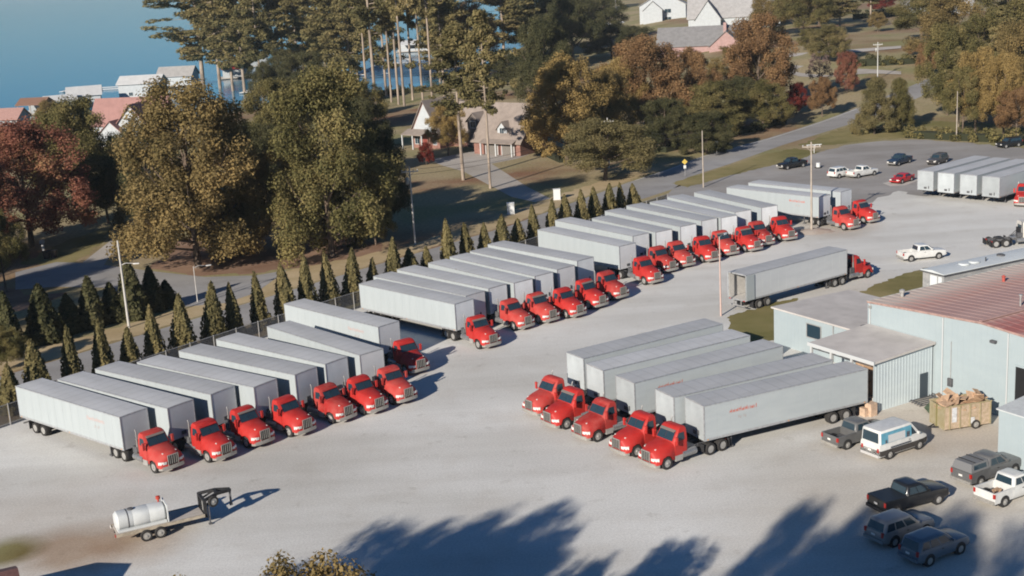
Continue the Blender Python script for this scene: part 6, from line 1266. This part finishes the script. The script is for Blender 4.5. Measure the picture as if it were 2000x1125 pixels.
# houses up the road
def simple_house(label, px, hd, w, d, h, rise, wall, roof, wins, wing=None, axis='x', chim=None):
    t = thing('house', label, 'house', (px[0], px[1], tz(*px) - .3), R(hd), 'houses up the road')
    ob('wall', gable_wall(MB(), 0, w, 0, d, h, rise, axis).mesh('wall', wall), t); r = ob('roof', gable(MB(), 0, w, 0, d, h, rise, .6, .2, axis).mesh('roof', roof), t)
    if wing:
        x0, x1, y0, y1, hh, rs = wing; ob('wing_wall', gable_wall(MB(), x0, x1, y0, y1, hh, rs, 'y').mesh('wall', wall), t); ob('wing_roof', gable(MB(), x0, x1, y0, y1, hh, rs, .5, .2, 'y').mesh('roof', roof), t)
    if chim: ob('chimney', MB().box(chim[0], chim[0] + 1, chim[1], chim[1] + 1, h, h + rise + 1.2).mesh('chimney', PINK), r)
    for a in wins: win(t, *a)
    return t
simple_house('pink brick house with a dark grey roof above the rust trees', (54.40, 455.45), -14, 30, 14, 5.0, 5.6, PINK, SHG, [(3, 0, 1.2, 1.6, 1.6), (8, 0, 1.2, 1.6, 1.6), (23, -6, 1.6, 1.8, 1.8)], (18, 29, -6, 8, 4.6, 4.8), chim=(22, 4))
simple_house('white house with a blue shaded side at the top', (69.08, 646.13), -10, 22, 15, 9, 6, STUC, SHP, [(4, 0, 5.2, 3, 1.8), (12, 0, 1.4, 3, 1.8), (12, 0, 5.2, 3, 1.8)], (2, 11, -5, 6, 7, 4), 'y')
simple_house('large house with pale grey roofs at the top beside the olive tree', (76.83, 537.28), -12, 36, 18, 6.5, 10, STUC, SHP, [(4, 0, 1.4, 1.8, 1.8), (16, 0, 1.4, 1.8, 1.8)], (3, 13, -6, 9, 6, 7))
simple_house('house with a pale roof at the top right beyond the hedge', (166.41, 544.31), -8, 26, 12, 4.5, 4.5, STUC, SHP, [(4, 0, 1.2, 1.6, 1.6)])
gx, gy = (38.98, 682.27)
simple_house('low blue-shadowed shed roof beside the dark lane', (gx, gy), 2, 26, 9, 2.6, 1.0, SIDB, TIN, [(4, 0, .8, 2, 1.2)])
# long clipped hedges on the far lawn
def hedge(label, a, b, h, w, colr):
    L = math.hypot(b[0] - a[0], b[1] - a[1]); rg = random.Random(int(L * 10)); lob = []
    for k in range(int(L * 1.5)):
        r = rg.uniform(.45, .95) * min(1.2, h / 2.2); lob.append((L * (k + rg.random()) / int(L * 1.5), rg.uniform(-w / 2, w / 2), rg.uniform(r * .5, max(r * .6, h - r * rg.uniform(.6, 1.3))), r))
    C_, N_, S_ = lobes_to_leaves(lob, 130, .15, 7, shell=.5)
    t = thing('hedge', label, 'hedge', (a[0], a[1], tz(*a)), math.atan2(b[1] - a[1], b[0] - a[0]))
    ob('foliage', leaf_mesh('hedge_leaves', C_, N_, S_, 1.3, LM[colr], 7), t); ob('inner_stems', MB().box(.4, L - .4, -w * .22, w * .22, 0, h * .5).mesh('stems', M('evergreen_inner', (0.025, 0.028, 0.012))), t)
hedge('dark clipped hedge beneath the round red tree at the top', (144.79, 545.26), (169.27, 550.22), 4.0, 3, 'dark')
hedge('dark hedge across the hillside lawn behind the small red tree', (94.74, 364.49), (104.01, 362.47), 3.6, 3, 'dark')
hedge('green hedge right of the dark hillside hedge', (104.26, 362.36), (113.75, 362.30), 3.0, 3, 'green')
hedge('brown brush along the front of the right-hand woods', (78.46, 255.53), (95.52, 239.19), 2.6, 5, 'green')
hedge('green brush under the bushy pair at the lot entrance', (69.75, 264.22), (80.98, 263.80), 1.4, 3, 'cedar')
hedge('dark undergrowth at the foot of the roadside trees', (30.37, 254.66), (61.13, 286.61), 2.0, 5, 'dark')
hedge('golden shrubs along the brick house garage side', (7.74, 262.70), (11.14, 249.04), 2.6, 3, 'gold')
hedge('dark brush on the lake bank behind the pine trunks', (-41.87, 448.95), (-21.52, 448.11), 4.0, 4, 'dark')

# ================================================================ light autumn haze in the air
def haze():
    m = bpy.data.materials.new('haze_air'); m.use_nodes = True; n = m.node_tree.nodes; n.remove(n['Principled BSDF'])
    v = n.new('ShaderNodeVolumePrincipled'); v.inputs['Color'].default_value = (0.86, 0.95, 1.0, 1); v.inputs['Density'].default_value = 0.00007; v.inputs['Anisotropy'].default_value = 0.0
    m.node_tree.links.new(v.outputs[0], n['Material Output'].inputs['Volume'])
    o = ob('haze', MB().box(-13500, 15500, -1000, 16500, -7.5, 75).mesh('haze', m), None); o['kind'] = 'stuff'; o['label'] = 'thin autumn haze filling the air over yard and lake'; o['category'] = 'haze'
haze()
